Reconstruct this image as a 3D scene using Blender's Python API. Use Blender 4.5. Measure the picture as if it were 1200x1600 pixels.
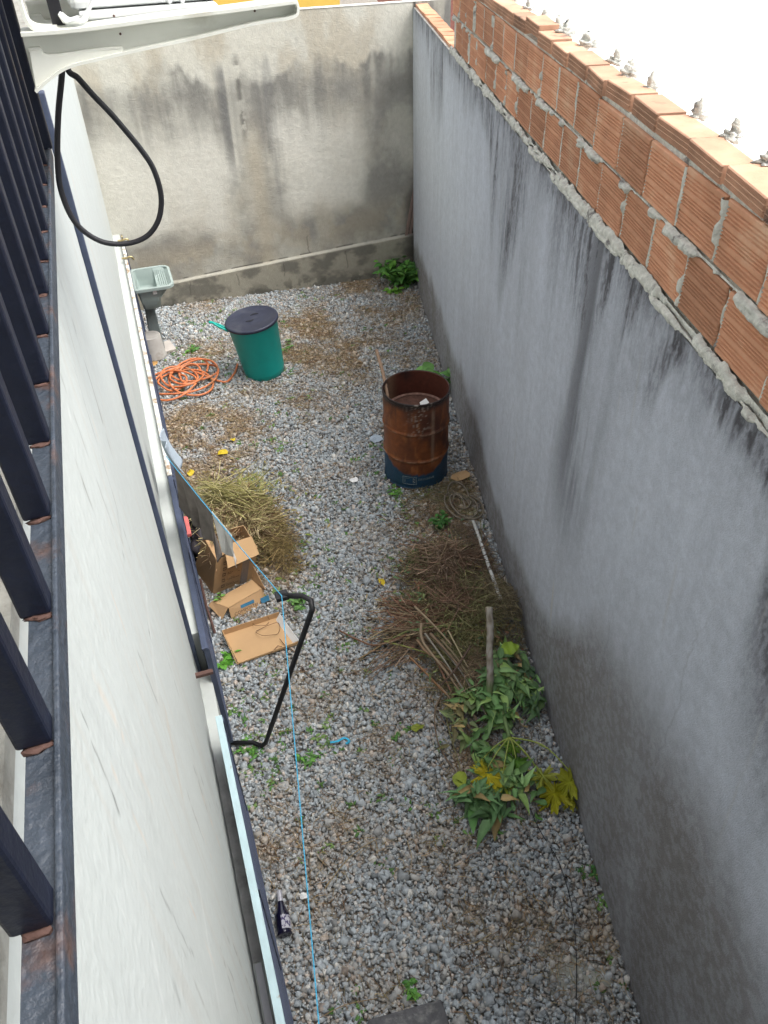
import bpy, math, random
import numpy as np
from mathutils import Vector, Matrix
rnd = random.Random(7); rng = np.random.default_rng(7)
sc = bpy.context.scene
for o in list(bpy.data.objects): bpy.data.objects.remove(o)

# ---------------------------------------------------------------- camera
H = 4.4
F, CX, CY = 1240.0, 600.0, 800.0            # focal length and centre in photograph pixels (1200x1600)
def _ray(px, py):
    v = np.array([px-CX, py-CY, F]); return v/np.linalg.norm(v)
_dn = _ray(650, 2280)
_hy = CY-((70-CX)*_dn[0]+F*_dn[2])/_dn[1]
_Y = _ray(70, _hy); _Z = -_dn; _X = np.cross(_Y, _Z)
RW = np.stack([_X, _Y, _Z])                 # camera (right, down, forward) -> world
EYE = np.array([0, 0, H])
def G(px, py, z=0.0):                       # real-world point at height z
    v = RW @ _ray(px, py); return EYE + v*((z-H)/v[2])
def AY(px, py, y):                          # real-world point on the plane y
    v = RW @ _ray(px, py); return EYE + v*(y/v[1])
cam = bpy.data.cameras.new("camera"); co = bpy.data.objects.new("camera", cam); sc.collection.objects.link(co)
cam.sensor_fit = 'VERTICAL'; cam.sensor_height = 24; cam.sensor_width = 18; cam.lens = 24*F/1600
cam.clip_start = 0.02; cam.clip_end = 500
r_, u_, b_ = RW @ [1, 0, 0], RW @ [0, -1, 0], RW @ [0, 0, -1]
co.matrix_world = Matrix(((r_[0], u_[0], b_[0], 0), (r_[1], u_[1], b_[1], 0), (r_[2], u_[2], b_[2], H), (0, 0, 0, 1)))
sc.camera = co
sc.render.resolution_x = 768; sc.render.resolution_y = 1024

# ---------------------------------------------------------------- world, sun, exposure
SUN_EL, SUN_AZ = 60, 118                     # azimuth: degrees from +Y towards +X
w = bpy.data.worlds.new("World"); sc.world = w; w.use_nodes = True
nt = w.node_tree; bg = nt.nodes["Background"]
sky = nt.nodes.new("ShaderNodeTexSky"); sky.sky_type = 'NISHITA'; sky.sun_disc = False
sky.sun_elevation = math.radians(SUN_EL); sky.sun_rotation = math.radians(SUN_AZ)
sky.dust_density = 4.0; sky.air_density = 1.0
hs = nt.nodes.new("ShaderNodeHueSaturation"); hs.inputs['Saturation'].default_value = 0.30
nt.links.new(sky.outputs[0], hs.inputs['Color']); nt.links.new(hs.outputs[0], bg.inputs['Color'])
bg.inputs['Strength'].default_value = 0.15
sl = bpy.data.lights.new("sun", 'SUN'); sl.energy = 0.8; sl.angle = math.radians(45); sl.color = (1, 0.96, 0.9)
so = bpy.data.objects.new("sun", sl); sc.collection.objects.link(so)
e, a = math.radians(SUN_EL), math.radians(SUN_AZ)
so.rotation_euler = Vector((math.sin(a)*math.cos(e), math.cos(a)*math.cos(e), math.sin(e))).to_track_quat('Z', 'Y').to_euler()
sc.view_settings.view_transform = 'Standard'; sc.view_settings.look = 'None'
sc.view_settings.exposure = 1.45; sc.view_settings.gamma = 1
sc.view_settings.use_curve_mapping = False
sc.render.engine = 'CYCLES'

# ---------------------------------------------------------------- materials
def mat(name, base=(.5, .5, .5), rough=.7, var=.15, scale=8, metal=0, bump=.0, bscale=60, attr=False, island=0., spec=.4,
        second=None, sfac=(.5, .62), sscale=3, stretch=None, coat=0):
    m = bpy.data.materials.new(name); m.use_nodes = True; t = m.node_tree; N = t.nodes; L = t.links
    p = N["Principled BSDF"]; p.inputs['Roughness'].default_value = rough; p.inputs['Metallic'].default_value = metal
    p.inputs['Specular IOR Level'].default_value = spec; p.inputs['Coat Weight'].default_value = coat
    tc = N.new('ShaderNodeTexCoord'); vec = tc.outputs['Object']
    if stretch:
        mp = N.new('ShaderNodeMapping'); mp.inputs['Scale'].default_value = stretch; L.new(vec, mp.inputs[0]); vec = mp.outputs[0]
    if attr:
        at = N.new('ShaderNodeAttribute'); at.attribute_name = 'Col'; c = at.outputs['Color']
    else:
        rg = N.new('ShaderNodeRGB'); rg.outputs[0].default_value = (*base, 1); c = rg.outputs[0]
    if second:
        n2 = N.new('ShaderNodeTexNoise'); n2.inputs['Scale'].default_value = sscale; n2.inputs['Detail'].default_value = 8; n2.inputs['Roughness'].default_value = .65
        L.new(vec, n2.inputs['Vector'])
        mr = N.new('ShaderNodeMapRange'); mr.inputs[1].default_value = sfac[0]; mr.inputs[2].default_value = sfac[1]; L.new(n2.outputs[0], mr.inputs[0])
        mx = N.new('ShaderNodeMix'); mx.data_type = 'RGBA'; L.new(mr.outputs[0], mx.inputs[0]); L.new(c, mx.inputs[6]); mx.inputs[7].default_value = (*second, 1); c = mx.outputs[2]
    if var:
        n = N.new('ShaderNodeTexNoise'); n.inputs['Scale'].default_value = scale; n.inputs['Detail'].default_value = 6; n.inputs['Roughness'].default_value = .6
        L.new(vec, n.inputs['Vector'])
        mr = N.new('ShaderNodeMapRange'); mr.inputs[1].default_value = .25; mr.inputs[2].default_value = .75
        mr.inputs[3].default_value = 1-var; mr.inputs[4].default_value = 1+var; L.new(n.outputs[0], mr.inputs[0])
        vm = N.new('ShaderNodeVectorMath'); vm.operation = 'SCALE'; L.new(c, vm.inputs[0]); L.new(mr.outputs[0], vm.inputs['Scale']); c = vm.outputs[0]
    if island:
        g = N.new('ShaderNodeNewGeometry'); mr = N.new('ShaderNodeMapRange'); mr.inputs[3].default_value = 1-island; mr.inputs[4].default_value = 1+island
        L.new(g.outputs['Random Per Island'], mr.inputs[0])
        vm = N.new('ShaderNodeVectorMath'); vm.operation = 'SCALE'; L.new(c, vm.inputs[0]); L.new(mr.outputs[0], vm.inputs['Scale']); c = vm.outputs[0]
    L.new(c, p.inputs['Base Color'])
    if bump:
        n = N.new('ShaderNodeTexNoise'); n.inputs['Scale'].default_value = bscale; n.inputs['Detail'].default_value = 5; L.new(vec, n.inputs['Vector'])
        b = N.new('ShaderNodeBump'); b.inputs['Strength'].default_value = bump; b.inputs['Distance'].default_value = .01
        L.new(n.outputs[0], b.inputs['Height']); L.new(b.outputs[0], p.inputs['Normal'])
    return m
M = {}
M['plaster'] = mat('painted_plaster', rough=.75, attr=True, var=.05, scale=30, bump=.25, bscale=45)
M['cement'] = mat('stained_cement', rough=.9, attr=True, var=.10, scale=22, bump=.45, bscale=70)
M['render'] = mat('grey_render', rough=.85, attr=True, var=.13, scale=90, bump=.6, bscale=220)
M['brick'] = mat('terracotta', (.54, .275, .165), .85, .22, 5, island=.2, bump=.35, bscale=150, second=(.50, .34, .23), sfac=(.52, .74), sscale=5, spec=.2)
M['mortar'] = mat('mortar', (.60, .60, .54), .95, .30, 30, bump=.9, bscale=90, spec=.2, second=(.20, .19, .18), sfac=(.56, .66), sscale=14)
M['vcol'] = mat('coloured', attr=True, rough=.7, var=.12, scale=25)
M['leaf'] = mat('leaf', attr=True, rough=.55, var=.15, scale=40, spec=.35)
M['straw'] = mat('straw', attr=True, rough=.9, var=.1, scale=20, spec=.15)
M['stone'] = mat('gravel_stone', attr=True, rough=.85, var=.14, scale=60, spec=.25)
M['soil'] = mat('soil', (.25, .225, .19), .95, .4, 9, bump=.8, bscale=60, spec=.1)
M['bluesteel'] = mat('dark_blue_paint', (.008, .011, .024), .45, .25, 30, spec=.35, second=(.05, .025, .015), sfac=(.66, .74), sscale=14, bump=.15, bscale=120)
M['railrust'] = mat('rusted_blue_paint', (.040, .052, .070), .5, .3, 20, spec=.5, second=(.12, .062, .040), sfac=(.54, .70), sscale=9, bump=.5, bscale=90)
M['slate'] = mat('slate_blue_paint', (.055, .07, .115), .5, .2, 12, bump=.2, bscale=60)
M['paleblue'] = mat('pale_blue_paint', (.40, .53, .56), .5, .12, 10, second=(.25, .12, .06), sfac=(.62, .68), sscale=11, stretch=(3, 1, 1))
M['palerust'] = mat('pale_rusted_paint', (.55, .56, .52), .6, .15, 10, second=(.28, .18, .10), sfac=(.50, .62), sscale=9)
M['white'] = mat('white_enamel', (.74, .76, .75), .4, .05, 9, spec=.5)
M['cream'] = mat('cream_plastic', (.80, .81, .74), .45, .08, 6, second=(.45, .42, .33), sfac=(.6, .85), sscale=5)
M['rubber'] = mat('black_rubber', (.016, .016, .02), .5, .2, 20)
M['blackpaint'] = mat('black_paint', (.010, .010, .012), .55, .3, 20, bump=.2)
M['rope'] = mat('blue_cord', (.05, .30, .48), .7, .25, 80)
M['green'] = mat('teal_plastic', (.0, .36, .32), .42, .08, 8, bump=.06, bscale=40, spec=.45)
M['navy'] = mat('navy_plastic', (.018, .022, .045), .45, .2, 12, spec=.5, second=(.06, .065, .08), sfac=(.5, .8), sscale=6)
M['turq'] = mat('turquoise_plastic', (.0, .36, .30), .4, .05)
M['sink'] = mat('grey_green_fibre', (.29, .35, .33), .5, .08, 10)
M['sinkleg'] = mat('grey_leg', (.16, .19, .19), .7, .12, 10, bump=.2)
M['bucket'] = mat('grey_bucket', (.36, .345, .32), .75, .15, 9, second=(.24, .21, .18), sfac=(.55, .7), sscale=5)
M['orange'] = mat('orange_hose', (.60, .19, .075), .45, .2, 9, second=(.30, .16, .08), sfac=(.55, .7), sscale=5)
M['card'] = mat('cardboard', (.47, .30, .16), .85, .1, 6, bump=.08, bscale=40, spec=.15)
M['card2'] = mat('pale_cardboard', (.52, .335, .175), .8, .08, 5, spec=.15)
M['print'] = mat('faded_print', (.10, .065, .05), .85, .2, 40)
M['tape'] = mat('packing_tape', (.25, .21, .19), .3, .15, 20, spec=.6)
M['bluelogo'] = mat('blue_print', (.05, .20, .33), .8, .2, 30)
M['wire'] = mat('rusty_wire', (.13, .065, .035), .8, .3, 30)
M['rustrod'] = mat('rusty_rod', (.10, .055, .045), .85, .3, 15, bump=.4)
M['brass'] = mat('brass', (.42, .34, .18), .4, .1, 20, metal=.9)
M['wood'] = mat('old_wood', (.27, .18, .12), .85, .25, 10, stretch=(6, 6, .6), bump=.3)
M['plank'] = mat('weathered_plank', (.22, .155, .13), .85, .3, 14, stretch=(8, 8, .5), bump=.3)
M['cloth_w'] = mat('pale_cloth', (.62, .60, .57), .95, .12, 12, spec=.1)
M['cloth_d'] = mat('taupe_cloth', (.17, .15, .135), .95, .3, 12, spec=.1)
M['cloth_b'] = mat('blue_grey_cloth', (.36, .42, .48), .95, .12, 12, spec=.1)
M['glass'] = mat('dark_bottle_glass', (.006, .005, .022), .12, 0, spec=.7, coat=.4)
M['foil'] = mat('bottle_neck_foil', (.50, .50, .54), .4, .3, 60, metal=.3)
M['label'] = mat('torn_label', (.50, .50, .55), .7, .3, 60, second=(.06, .05, .12), sfac=(.5, .55), sscale=60)
M['roofwhite'] = mat('white_roof_paint', (.88, .89, .88), .7, .02, 5)
M['yellow'] = mat('yellow_wall_paint', (.72, .48, .10), .8, .08, 4)
M['redearth'] = mat('red_earth', (.12, .035, .022), .95, .4, 12, bump=.8)
M['pvc'] = mat('white_pvc', (.75, .74, .70), .45, .05, 10)
M['paper'] = mat('white_paper', (.78, .78, .76), .85, .05, 10)
M['bluecloth'] = mat('blue_plastic_strip', (.03, .38, .60), .6, .2, 30)
M['pink'] = mat('pink_plastic', (.55, .14, .13), .6, .15, 20)
M['darkbag'] = mat('dark_bag', (.035, .03, .035), .6, .3, 15, bump=.5, bscale=25)
M['slab'] = mat('dark_slab', (.10, .10, .105), .9, .4, 12, bump=.8, bscale=50, second=(.24, .24, .23), sfac=(.55, .7), sscale=10)
M['patch'] = mat('spilled_mortar', (.30, .30, .26), .95, .25, 12, bump=.8, bscale=60)
M['tile'] = mat('pinkish_tile', (.50, .46, .42), .7, .1, 10)
M['ash'] = mat('burnt_ash', (.11, .055, .04), .95, .4, 14, bump=.8, bscale=40)
M['alu'] = mat('pale_aluminium', (.62, .62, .66), .4, .05, 10)
M['soot'] = mat('plain_plaster', (.46, .485, .465), .9, .1, 8)
M['ochre'] = mat('ochre_plate', (.42, .24, .08), .6, .2, 10)
M['shard'] = mat('dark_glass_shard', (.05, .06, .06), .2, .2, 10)

# ---------------------------------------------------------------- object helpers
def link(o): sc.collection.objects.link(o); return o
def mesh_obj(name, V, Fc, m, parent=None, loc=None, col=None, smooth=False, bevel=0, solid=0):
    V = np.asarray(V, float).reshape(-1, 3)
    if parent is not None: V = V-np.array(parent['_o'])
    elif loc is not None: V = V-np.asarray(loc, float)
    me = bpy.data.meshes.new(name)
    if isinstance(Fc, np.ndarray):
        n, k = Fc.shape
        me.vertices.add(len(V)); me.vertices.foreach_set('co', V.ravel())
        me.loops.add(n*k); me.loops.foreach_set('vertex_index', Fc.ravel().astype(np.int32))
        me.polygons.add(n); me.polygons.foreach_set('loop_start', np.arange(0, n*k, k, dtype=np.int32))
        me.update(calc_edges=True); me.validate()
    else:
        me.from_pydata(V.tolist(), [], [tuple(int(i) for i in f) for f in Fc]); me.update()
    if smooth: me.polygons.foreach_set('use_smooth', np.ones(len(me.polygons), bool))
    if col is not None:
        c = np.ones((len(V), 4)); c[:, :3] = np.asarray(col)
        at = me.attributes.new('Col', 'FLOAT_COLOR', 'POINT'); at.data.foreach_set('color', c.ravel())
    me.materials.append(m)
    o = link(bpy.data.objects.new(name, me))
    if parent is not None: o.parent = parent; o['_o'] = list(parent['_o'])
    else:
        o['_o'] = [0, 0, 0] if loc is None else [float(q) for q in loc]
        if loc is not None: o.location = loc
    if bevel:
        b = o.modifiers.new('bevel', 'BEVEL'); b.width = bevel; b.segments = 2; b.limit_method = 'ANGLE'
    if solid:
        s = o.modifiers.new('thickness', 'SOLIDIFY'); s.thickness = solid; s.offset = 0
    return o
def thing(name, label, cat, loc, group=None):
    o = link(bpy.data.objects.new(name, None)); o.location = loc; o['_o'] = [float(q) for q in loc]; o.empty_display_size = .1
    o['label'] = label; o['category'] = cat
    if group: o['group'] = group
    return o
def tag(o, label, cat, group=None):
    o['label'] = label; o['category'] = cat
    if group: o['group'] = group
    return o
def kind(o, k): o['kind'] = k; return o
def merge(*parts):
    V, Fc, n = [], [], 0
    for v, f in parts:
        v = np.asarray(v, float).reshape(-1, 3); V.append(v); Fc += [tuple(int(i)+n for i in q) for q in f]; n += len(v)
    return np.concatenate(V), Fc
def box(x0, x1, y0, y1, z0, z1):
    V = [(x, y, z) for x in (x0, x1) for y in (y0, y1) for z in (z0, z1)]
    return V, [(0, 1, 3, 2), (4, 6, 7, 5), (0, 4, 5, 1), (2, 3, 7, 6), (0, 2, 6, 4), (1, 5, 7, 3)]
def hexa(b, t):
    return list(b)+list(t), [(3, 2, 1, 0), (4, 5, 6, 7), (0, 1, 5, 4), (1, 2, 6, 5), (2, 3, 7, 6), (3, 0, 4, 7)]
def rotz(V, c, a):
    V = np.asarray(V, float); c = np.asarray(c, float); R = np.array([[math.cos(a), -math.sin(a), 0], [math.sin(a), math.cos(a), 0], [0, 0, 1]])
    return (V-c)@R.T+c
def smooth_path(P, n=8, closed=False):
    P = np.asarray(P, float); out = []
    m = len(P)
    for i in range(m if closed else m-1):
        if closed: p0, p1, p2, p3 = P[(i-1) % m], P[i], P[(i+1) % m], P[(i+2) % m]
        else: p0, p1, p2, p3 = P[max(i-1, 0)], P[i], P[i+1], P[min(i+2, m-1)]
        for k in range(n):
            t = k/n; out.append(.5*((2*p1)+(-p0+p2)*t+(2*p0-5*p1+4*p2-p3)*t*t+(-p0+3*p1-3*p2+p3)*t**3))
    if not closed: out.append(P[-1])
    return np.array(out)
def tube(P, r, n=8, flat=None):
    P = np.asarray(P, float); m = len(P); r = np.broadcast_to(np.asarray(r, float), (m,))
    T = np.gradient(P, axis=0); T /= np.linalg.norm(T, axis=1)[:, None]+1e-12
    ref = np.array([0, 0, 1.]) if abs(T[0][2]) < .9 else np.array([1., 0, 0])
    u = np.cross(T[0], ref); u /= np.linalg.norm(u); V = []
    for i in range(m):
        u = u-T[i]*np.dot(u, T[i]); u /= np.linalg.norm(u)+1e-12; v = np.cross(T[i], u)
        for k in range(n):
            a = 2*math.pi*(k+.5)/n; V.append(P[i]+r[i]*(math.cos(a)*u+math.sin(a)*v*(flat or 1)))
    Fc = [(i*n+k, i*n+(k+1) % n, (i+1)*n+(k+1) % n, (i+1)*n+k) for i in range(m-1) for k in range(n)]
    Fc.append(tuple(range(n))[::-1]); Fc.append(tuple((m-1)*n+k for k in range(n)))
    return np.array(V), Fc
def lathe(prof, c, n=48, axis=None, closed=False):
    c = np.asarray(c, float); V = []
    if axis is None: U, W_, A = np.array([1, 0, 0]), np.array([0, 1, 0]), np.array([0, 0, 1.])
    else:
        A = np.asarray(axis, float); A = A/np.linalg.norm(A); U = np.cross(A, [0, 1, .3]); U /= np.linalg.norm(U); W_ = np.cross(A, U)
    for r, z in prof:
        for k in range(n):
            a = 2*math.pi*k/n; V.append(c+A*z+r*(math.cos(a)*U+math.sin(a)*W_))
    Fc = [(i*n+k, i*n+(k+1) % n, (i+1)*n+(k+1) % n, (i+1)*n+k) for i in range(len(prof)-1) for k in range(n)]
    return np.array(V), Fc
def cap(Vf, n, last=True):
    V, Fc = Vf; Fc = list(Fc); m = len(V)
    Fc.append(tuple(range(m-n, m)) if last else tuple(range(n))[::-1]); return V, Fc
def blob(c, r, seed=0, n=10, amp=.25, sq=(1, 1, 1)):
    rg = np.random.default_rng(seed); V = []; Fc = []; c = np.asarray(c, float)
    ph = rg.uniform(0, 6, 6)
    for i in range(n+1):
        th = math.pi*i/n
        for k in range(n):
            a = 2*math.pi*k/n; d = np.array([math.sin(th)*math.cos(a), math.sin(th)*math.sin(a), math.cos(th)])
            q = 1+amp*(math.sin(3*d[0]+ph[0])*math.sin(3.5*d[1]+ph[1])+.5*math.sin(7*d[2]+ph[2]+4*d[0]))
            V.append(c+d*q*r*np.array(sq))
    for i in range(n):
        for k in range(n): Fc.append((i*n+k, i*n+(k+1) % n, (i+1)*n+(k+1) % n, (i+1)*n+k))
    return np.array(V), Fc
# value noise
_tab = rng.random((256, 256))
def vn(x, y):
    x = np.asarray(x, float); y = np.asarray(y, float)
    xi = np.floor(x).astype(int); yi = np.floor(y).astype(int); fx = x-xi; fy = y-yi; fx = fx*fx*(3-2*fx); fy = fy*fy*(3-2*fy)
    T = lambda a, b: _tab[a % 256, b % 256]
    return (T(xi, yi)*(1-fx)+T(xi+1, yi)*fx)*(1-fy)+(T(xi, yi+1)*(1-fx)+T(xi+1, yi+1)*fx)*fy
def fbm(x, y, o=5, g=.55):
    s = 0; a = 1; t = 0
    for i in range(o): s = s+a*vn(x*2**i+17.3*i, y*2**i+9.1*i); t += a; a *= g
    return s/t
def sst(a, b, x): t = np.clip((x-a)/(b-a), 0, 1); return t*t*(3-2*t)
def mixc(c1, c2, f): f = np.clip(np.asarray(f), 0, 1)[..., None]; return np.asarray(c1)*(1-f)+np.asarray(c2)*f
def grid_faces(nu, nv, flip=False):
    i, j = np.meshgrid(np.arange(nu-1), np.arange(nv-1), indexing='ij'); a = (i*nv+j).ravel()
    Fq = np.stack([a, a+nv, a+nv+1, a+1], 1); return Fq[:, ::-1].copy() if flip else Fq
# strands: P (n,k,3)
def strands(P, r, col, sides=3, taper=.4):
    n, k, _ = P.shape; T = np.gradient(P, axis=1); T /= np.linalg.norm(T, axis=2, keepdims=True)+1e-9
    ref = np.array([.13, .21, .97]); U = np.cross(T, ref); U /= np.linalg.norm(U, axis=2, keepdims=True)+1e-9; W_ = np.cross(T, U)
    r = np.broadcast_to(np.asarray(r, float).reshape(-1, 1), (n, k))*np.linspace(1, taper, k)[None]
    V = np.stack([P+r[..., None]*(math.cos(2*math.pi*s/sides)*U+math.sin(2*math.pi*s/sides)*W_) for s in range(sides)], 2)
    idx = np.arange(n*k*sides).reshape(n, k, sides); a = idx[:, :-1]; b = idx[:, 1:]
    Fq = np.stack([a, np.roll(a, -1, 2), np.roll(b, -1, 2), b], -1).reshape(-1, 4)
    C = np.repeat(np.broadcast_to(np.asarray(col), (n, 3))[:, None], k*sides, 1).reshape(-1, 3)
    return V.reshape(-1, 3), Fq, C
def leaves(B, D, Ln, Wd, col, droop=.3, fold=.25, k=7, shape='oval', up=None, rg=rng):
    """B base (n,3), D direction (n,3), Ln/Wd lengths and widths (n,), col (n,3)"""
    B = np.asarray(B, float); n = len(B); D = np.asarray(D, float); D = D/np.linalg.norm(D, axis=1, keepdims=True)
    Ln = np.broadcast_to(Ln, (n,)); Wd = np.broadcast_to(Wd, (n,)); col = np.broadcast_to(np.asarray(col, float), (n, 3))
    upv = np.array([0, 0, 1.])+rg.normal(0, .35, (n, 3)) if up is None else np.broadcast_to(up, (n, 3))
    S = np.cross(D, upv); S /= np.linalg.norm(S, axis=1, keepdims=True)+1e-9; N_ = np.cross(S, D)
    t = np.linspace(0, 1, k)
    wv = np.sin(math.pi*t**.8)**.8 if shape == 'oval' else np.sin(math.pi*t**.55)**1.1
    wv[0] = .06; wv[-1] = .02
    wob = rg.normal(0, .05, (n, k))
    V = np.zeros((n, k, 3, 3)); C = np.zeros((n, k, 3, 3))
    for j, s in enumerate((-1, 0, 1)):
        side = s*wv[None]*Wd[:, None]*.5
        lift = (abs(s)*fold*wv[None]*Wd[:, None]*.5) - droop*(t**2)[None]*Ln[:, None] + wob*Wd[:, None]
        V[:, :, j] = B[:, None]+D[:, None]*(t[None]*Ln[:, None])[..., None]+S[:, None]*side[..., None]+N_[:, None]*lift[..., None]
        C[:, :, j] = col[:, None]*(1.25 if s == 0 else .95)
    idx = np.arange(n*k*3).reshape(n, k, 3)
    Fq = np.stack([idx[:, :-1, :-1], idx[:, 1:, :-1], idx[:, 1:, 1:], idx[:, :-1, 1:]], -1).reshape(-1, 4)
    return V.reshape(-1, 3), Fq, C.reshape(-1, 3)
def cat3(*ps):
    V, Fq, C, n = [], [], [], 0
    for v, f, c in ps: V.append(v); Fq.append(f+n); C.append(c); n += len(v)
    return np.concatenate(V), np.concatenate(Fq), np.concatenate(C)
def text_geo(s, size):
    cu = bpy.data.curves.new('t', 'FONT'); cu.body = s; cu.size = size; o = bpy.data.objects.new('t', cu); sc.collection.objects.link(o)
    dg = bpy.context.evaluated_depsgraph_get(); me = bpy.data.meshes.new_from_object(o.evaluated_get(dg))
    V = np.array([v.co[:] for v in me.vertices]); Fc = [tuple(p.vertices) for p in me.polygons]
    bpy.data.objects.remove(o); bpy.data.curves.remove(cu); bpy.data.meshes.remove(me); return V, Fc

# ---------------------------------------------------------------- setting
RA = np.array([1.51, .96, 0]); RB = np.array([3.28, 8.78, 0]); RU = (RB-RA)/np.linalg.norm(RB-RA); RN = np.array([RU[1], -RU[0], 0])
def RP(s, off, z): return RA+RU*s+RN*off+np.array([0, 0, z])     # along right wall, away from the yard, height
BA = np.array([-.45, 9.88, 0]); BB = np.array([3.9, 9.58, 0]); BU = (BB-BA)/np.linalg.norm(BB-BA); BN = np.array([-BU[1], BU[0], 0])
def wall_x(y): return 1.51+.2263*(y-.96)

kind(mesh_obj('ground', *(lambda V: (V, [(0, 1, 2, 3)]))([(-150, -150, -.02), (150, -150, -.02), (150, 250, -.02), (-150, 250, -.02)]), M['soil']), 'structure')
nx, ny = 90, 200
gx, gy = np.meshgrid(np.linspace(-.5, 4, nx), np.linspace(-.8, 10.2, ny), indexing='ij')
gz = .010*(fbm(gx*3, gy*3)-.5)*2
kind(mesh_obj('soil_bed', np.stack([gx, gy, gz-.004], -1), grid_faces(nx, ny), M['soil'], smooth=True), 'structure')

# brown matted areas (real dirt and dead grass)
BR = [(310, 680, .7, 1.0), (300, 740, .5, .9), (500, 510, .55, .8), (560, 560, .6, .8), (470, 560, .45, .7), (590, 500, .5, .6), (640, 480, .4, .5), (480, 640, .4, .45), (560, 450, .5, .5),
      (350, 470, .5, .35), (400, 620, .4, .35), (330, 550, .4, .4), (620, 560, .4, .6), (420, 900, .3, .5), (700, 800, .35, .6), (660, 830, .3, .4), (610, 1165, .22, .8), (490, 1080, .25, .35),
      (480, 1340, .22, .7), (410, 1340, .12, 1.0), (520, 1300, .2, .4), (700, 1340, .25, .35), (800, 1450, .25, .4), (730, 1430, .2, .5), (900, 1480, .3, .5), (760, 1200, .3, .6),
      (650, 960, .4, .5), (560, 980, .25, .4), (430, 1250, .15, .3), (600, 1560, .2, .4), (520, 1420, .2, .3), (380, 700, .4, .5), (720, 770, .25, .8), (640, 1080, .2, .3)]
BRW = [(G(px, py)[:2], r, s) for px, py, r, s in BR]
def brown(x, y):
    m = 0
    for c, r, s in BRW: m = np.maximum(m, s*np.exp(-((x-c[0])**2+(y-c[1])**2)/(r*r)*1.6))
    q = fbm(x*3.1+5, y*3.1+2, 4)
    return np.clip(m*1.1*(.25+1.5*sst(.35, .65, q))+.18*sst(.58, .7, fbm(x*2.3, y*2.3+31)), 0, 1)

def gravel(n):
    ico = np.array([(x_, y_, z_) for x_ in (-1, 1) for y_ in (-1, 1) for z_ in (-1, 1)])*.62
    fi = np.array([(0, 1, 3), (0, 3, 2), (4, 6, 7), (4, 7, 5), (0, 4, 5), (0, 5, 1), (2, 3, 7), (2, 7, 6), (0, 2, 6), (0, 6, 4), (1, 5, 7), (1, 7, 3)])
    y = np.empty(0); x = np.empty(0)
    while len(x) < n:
        yy = rng.uniform(.2, 9.83, n); xx = rng.uniform(-.22, 3.6, n); k = xx < wall_x(yy)-.005
        k &= rng.random(n) < np.where(yy < 5, 1, .75)
        x = np.concatenate([x, xx[k]]); y = np.concatenate([y, yy[k]])
    x = x[:n]; y = y[:n]
    b = brown(x, y)
    sz_f = 1-.35*b; keep = rng.random(n) > b*.25; x, y, b = x[keep], y[keep], b[keep]; n = len(x)
    sz = np.clip(rng.lognormal(math.log(.0098), .36, n), .005, .026)
    V = ico[None]*(1+rng.uniform(-.42, .42, (n, 8, 3)))
    V = V*rng.uniform(.55, 1.45, (n, 1, 3))
    A = rng.normal(0, 1, (n, 4)); A /= np.linalg.norm(A, axis=1, keepdims=True); q0, q1, q2, q3 = A.T
    R = np.stack([1-2*(q2*q2+q3*q3), 2*(q1*q2-q0*q3), 2*(q1*q3+q0*q2), 2*(q1*q2+q0*q3), 1-2*(q1*q1+q3*q3), 2*(q2*q3-q0*q1), 2*(q1*q3-q0*q2), 2*(q2*q3+q0*q1), 1-2*(q1*q1+q2*q2)], 1).reshape(n, 3, 3)
    V = np.einsum('nij,nkj->nki', R, V)*sz[:, None, None]
    z = .002+rng.random(n)*.014+.012*(fbm(x*1.3, y*1.3)-.5)+sz*.3
    V += np.stack([x, y, z], 1)[:, None]
    l = rng.random(n); tone = .30+.22*l**1.1
    hue = rng.random(n)
    c = tone[:, None]*np.where(hue[:, None] < .62, [.91, 1.0, 1.05], np.where(hue[:, None] < .89, [1.0, 1.0, .96], [1.12, .98, .86]))
    w_ = rng.random(n) > .965; c[w_] = [.62, .61, .57]
    dk = rng.random(n) > .93; c[dk] *= .55
    c = c*(1-.72*b[:, None])+np.array([.36, .27, .175])*(.72*b[:, None])*rng.uniform(.6, 1.5, (n, 1))
    C = np.repeat(c[:, None], 8, 1).reshape(-1, 3)
    Fq = (fi[None]+8*np.arange(n)[:, None, None]).reshape(-1, 3)
    return V.reshape(-1, 3), Fq, C
V, Fq, C = gravel(160000)
tag(kind(mesh_obj('gravel', V, Fq, M['stone'], col=C), 'stuff'), 'loose grey crushed stone covering the whole floor of the narrow yard', 'gravel')

# dead grass, straw and leaf bits lying on the gravel
def lay_straw(n, thr):
    x = rng.uniform(-.1, 3.5, n*6); y = rng.uniform(.4, 9.8, n*6); b = brown(x, y); k = (x < wall_x(y)-.03) & (rng.random(len(x)) < b*.9+thr); x, y, b = x[k][:n], y[k][:n], b[k][:n]; n = len(x)
    a = rng.uniform(0, 6.28, n); ln = rng.uniform(.02, .11, n)*np.where(rng.random(n) > .93, 2.2, 1); k = 4; t = np.linspace(-.5, .5, k)
    bend = rng.normal(0, .3, n)
    P = np.zeros((n, k, 3)); 
    for i, tt in enumerate(t):
        P[:, i, 0] = x+np.cos(a)*ln*tt-np.sin(a)*ln*bend*tt*tt*2; P[:, i, 1] = y+np.sin(a)*ln*tt+np.cos(a)*ln*bend*tt*tt*2; P[:, i, 2] = .026+rng.random(n)*.012
    cols = np.array([(.40, .28, .15), (.28, .17, .09), (.50, .40, .24), (.17, .10, .06), (.30, .24, .12)])[rng.integers(0, 5, n)]
    return strands(P, rng.uniform(.0008, .0026, n), cols)
V, Fq, C = lay_straw(15000, .035)
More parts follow.
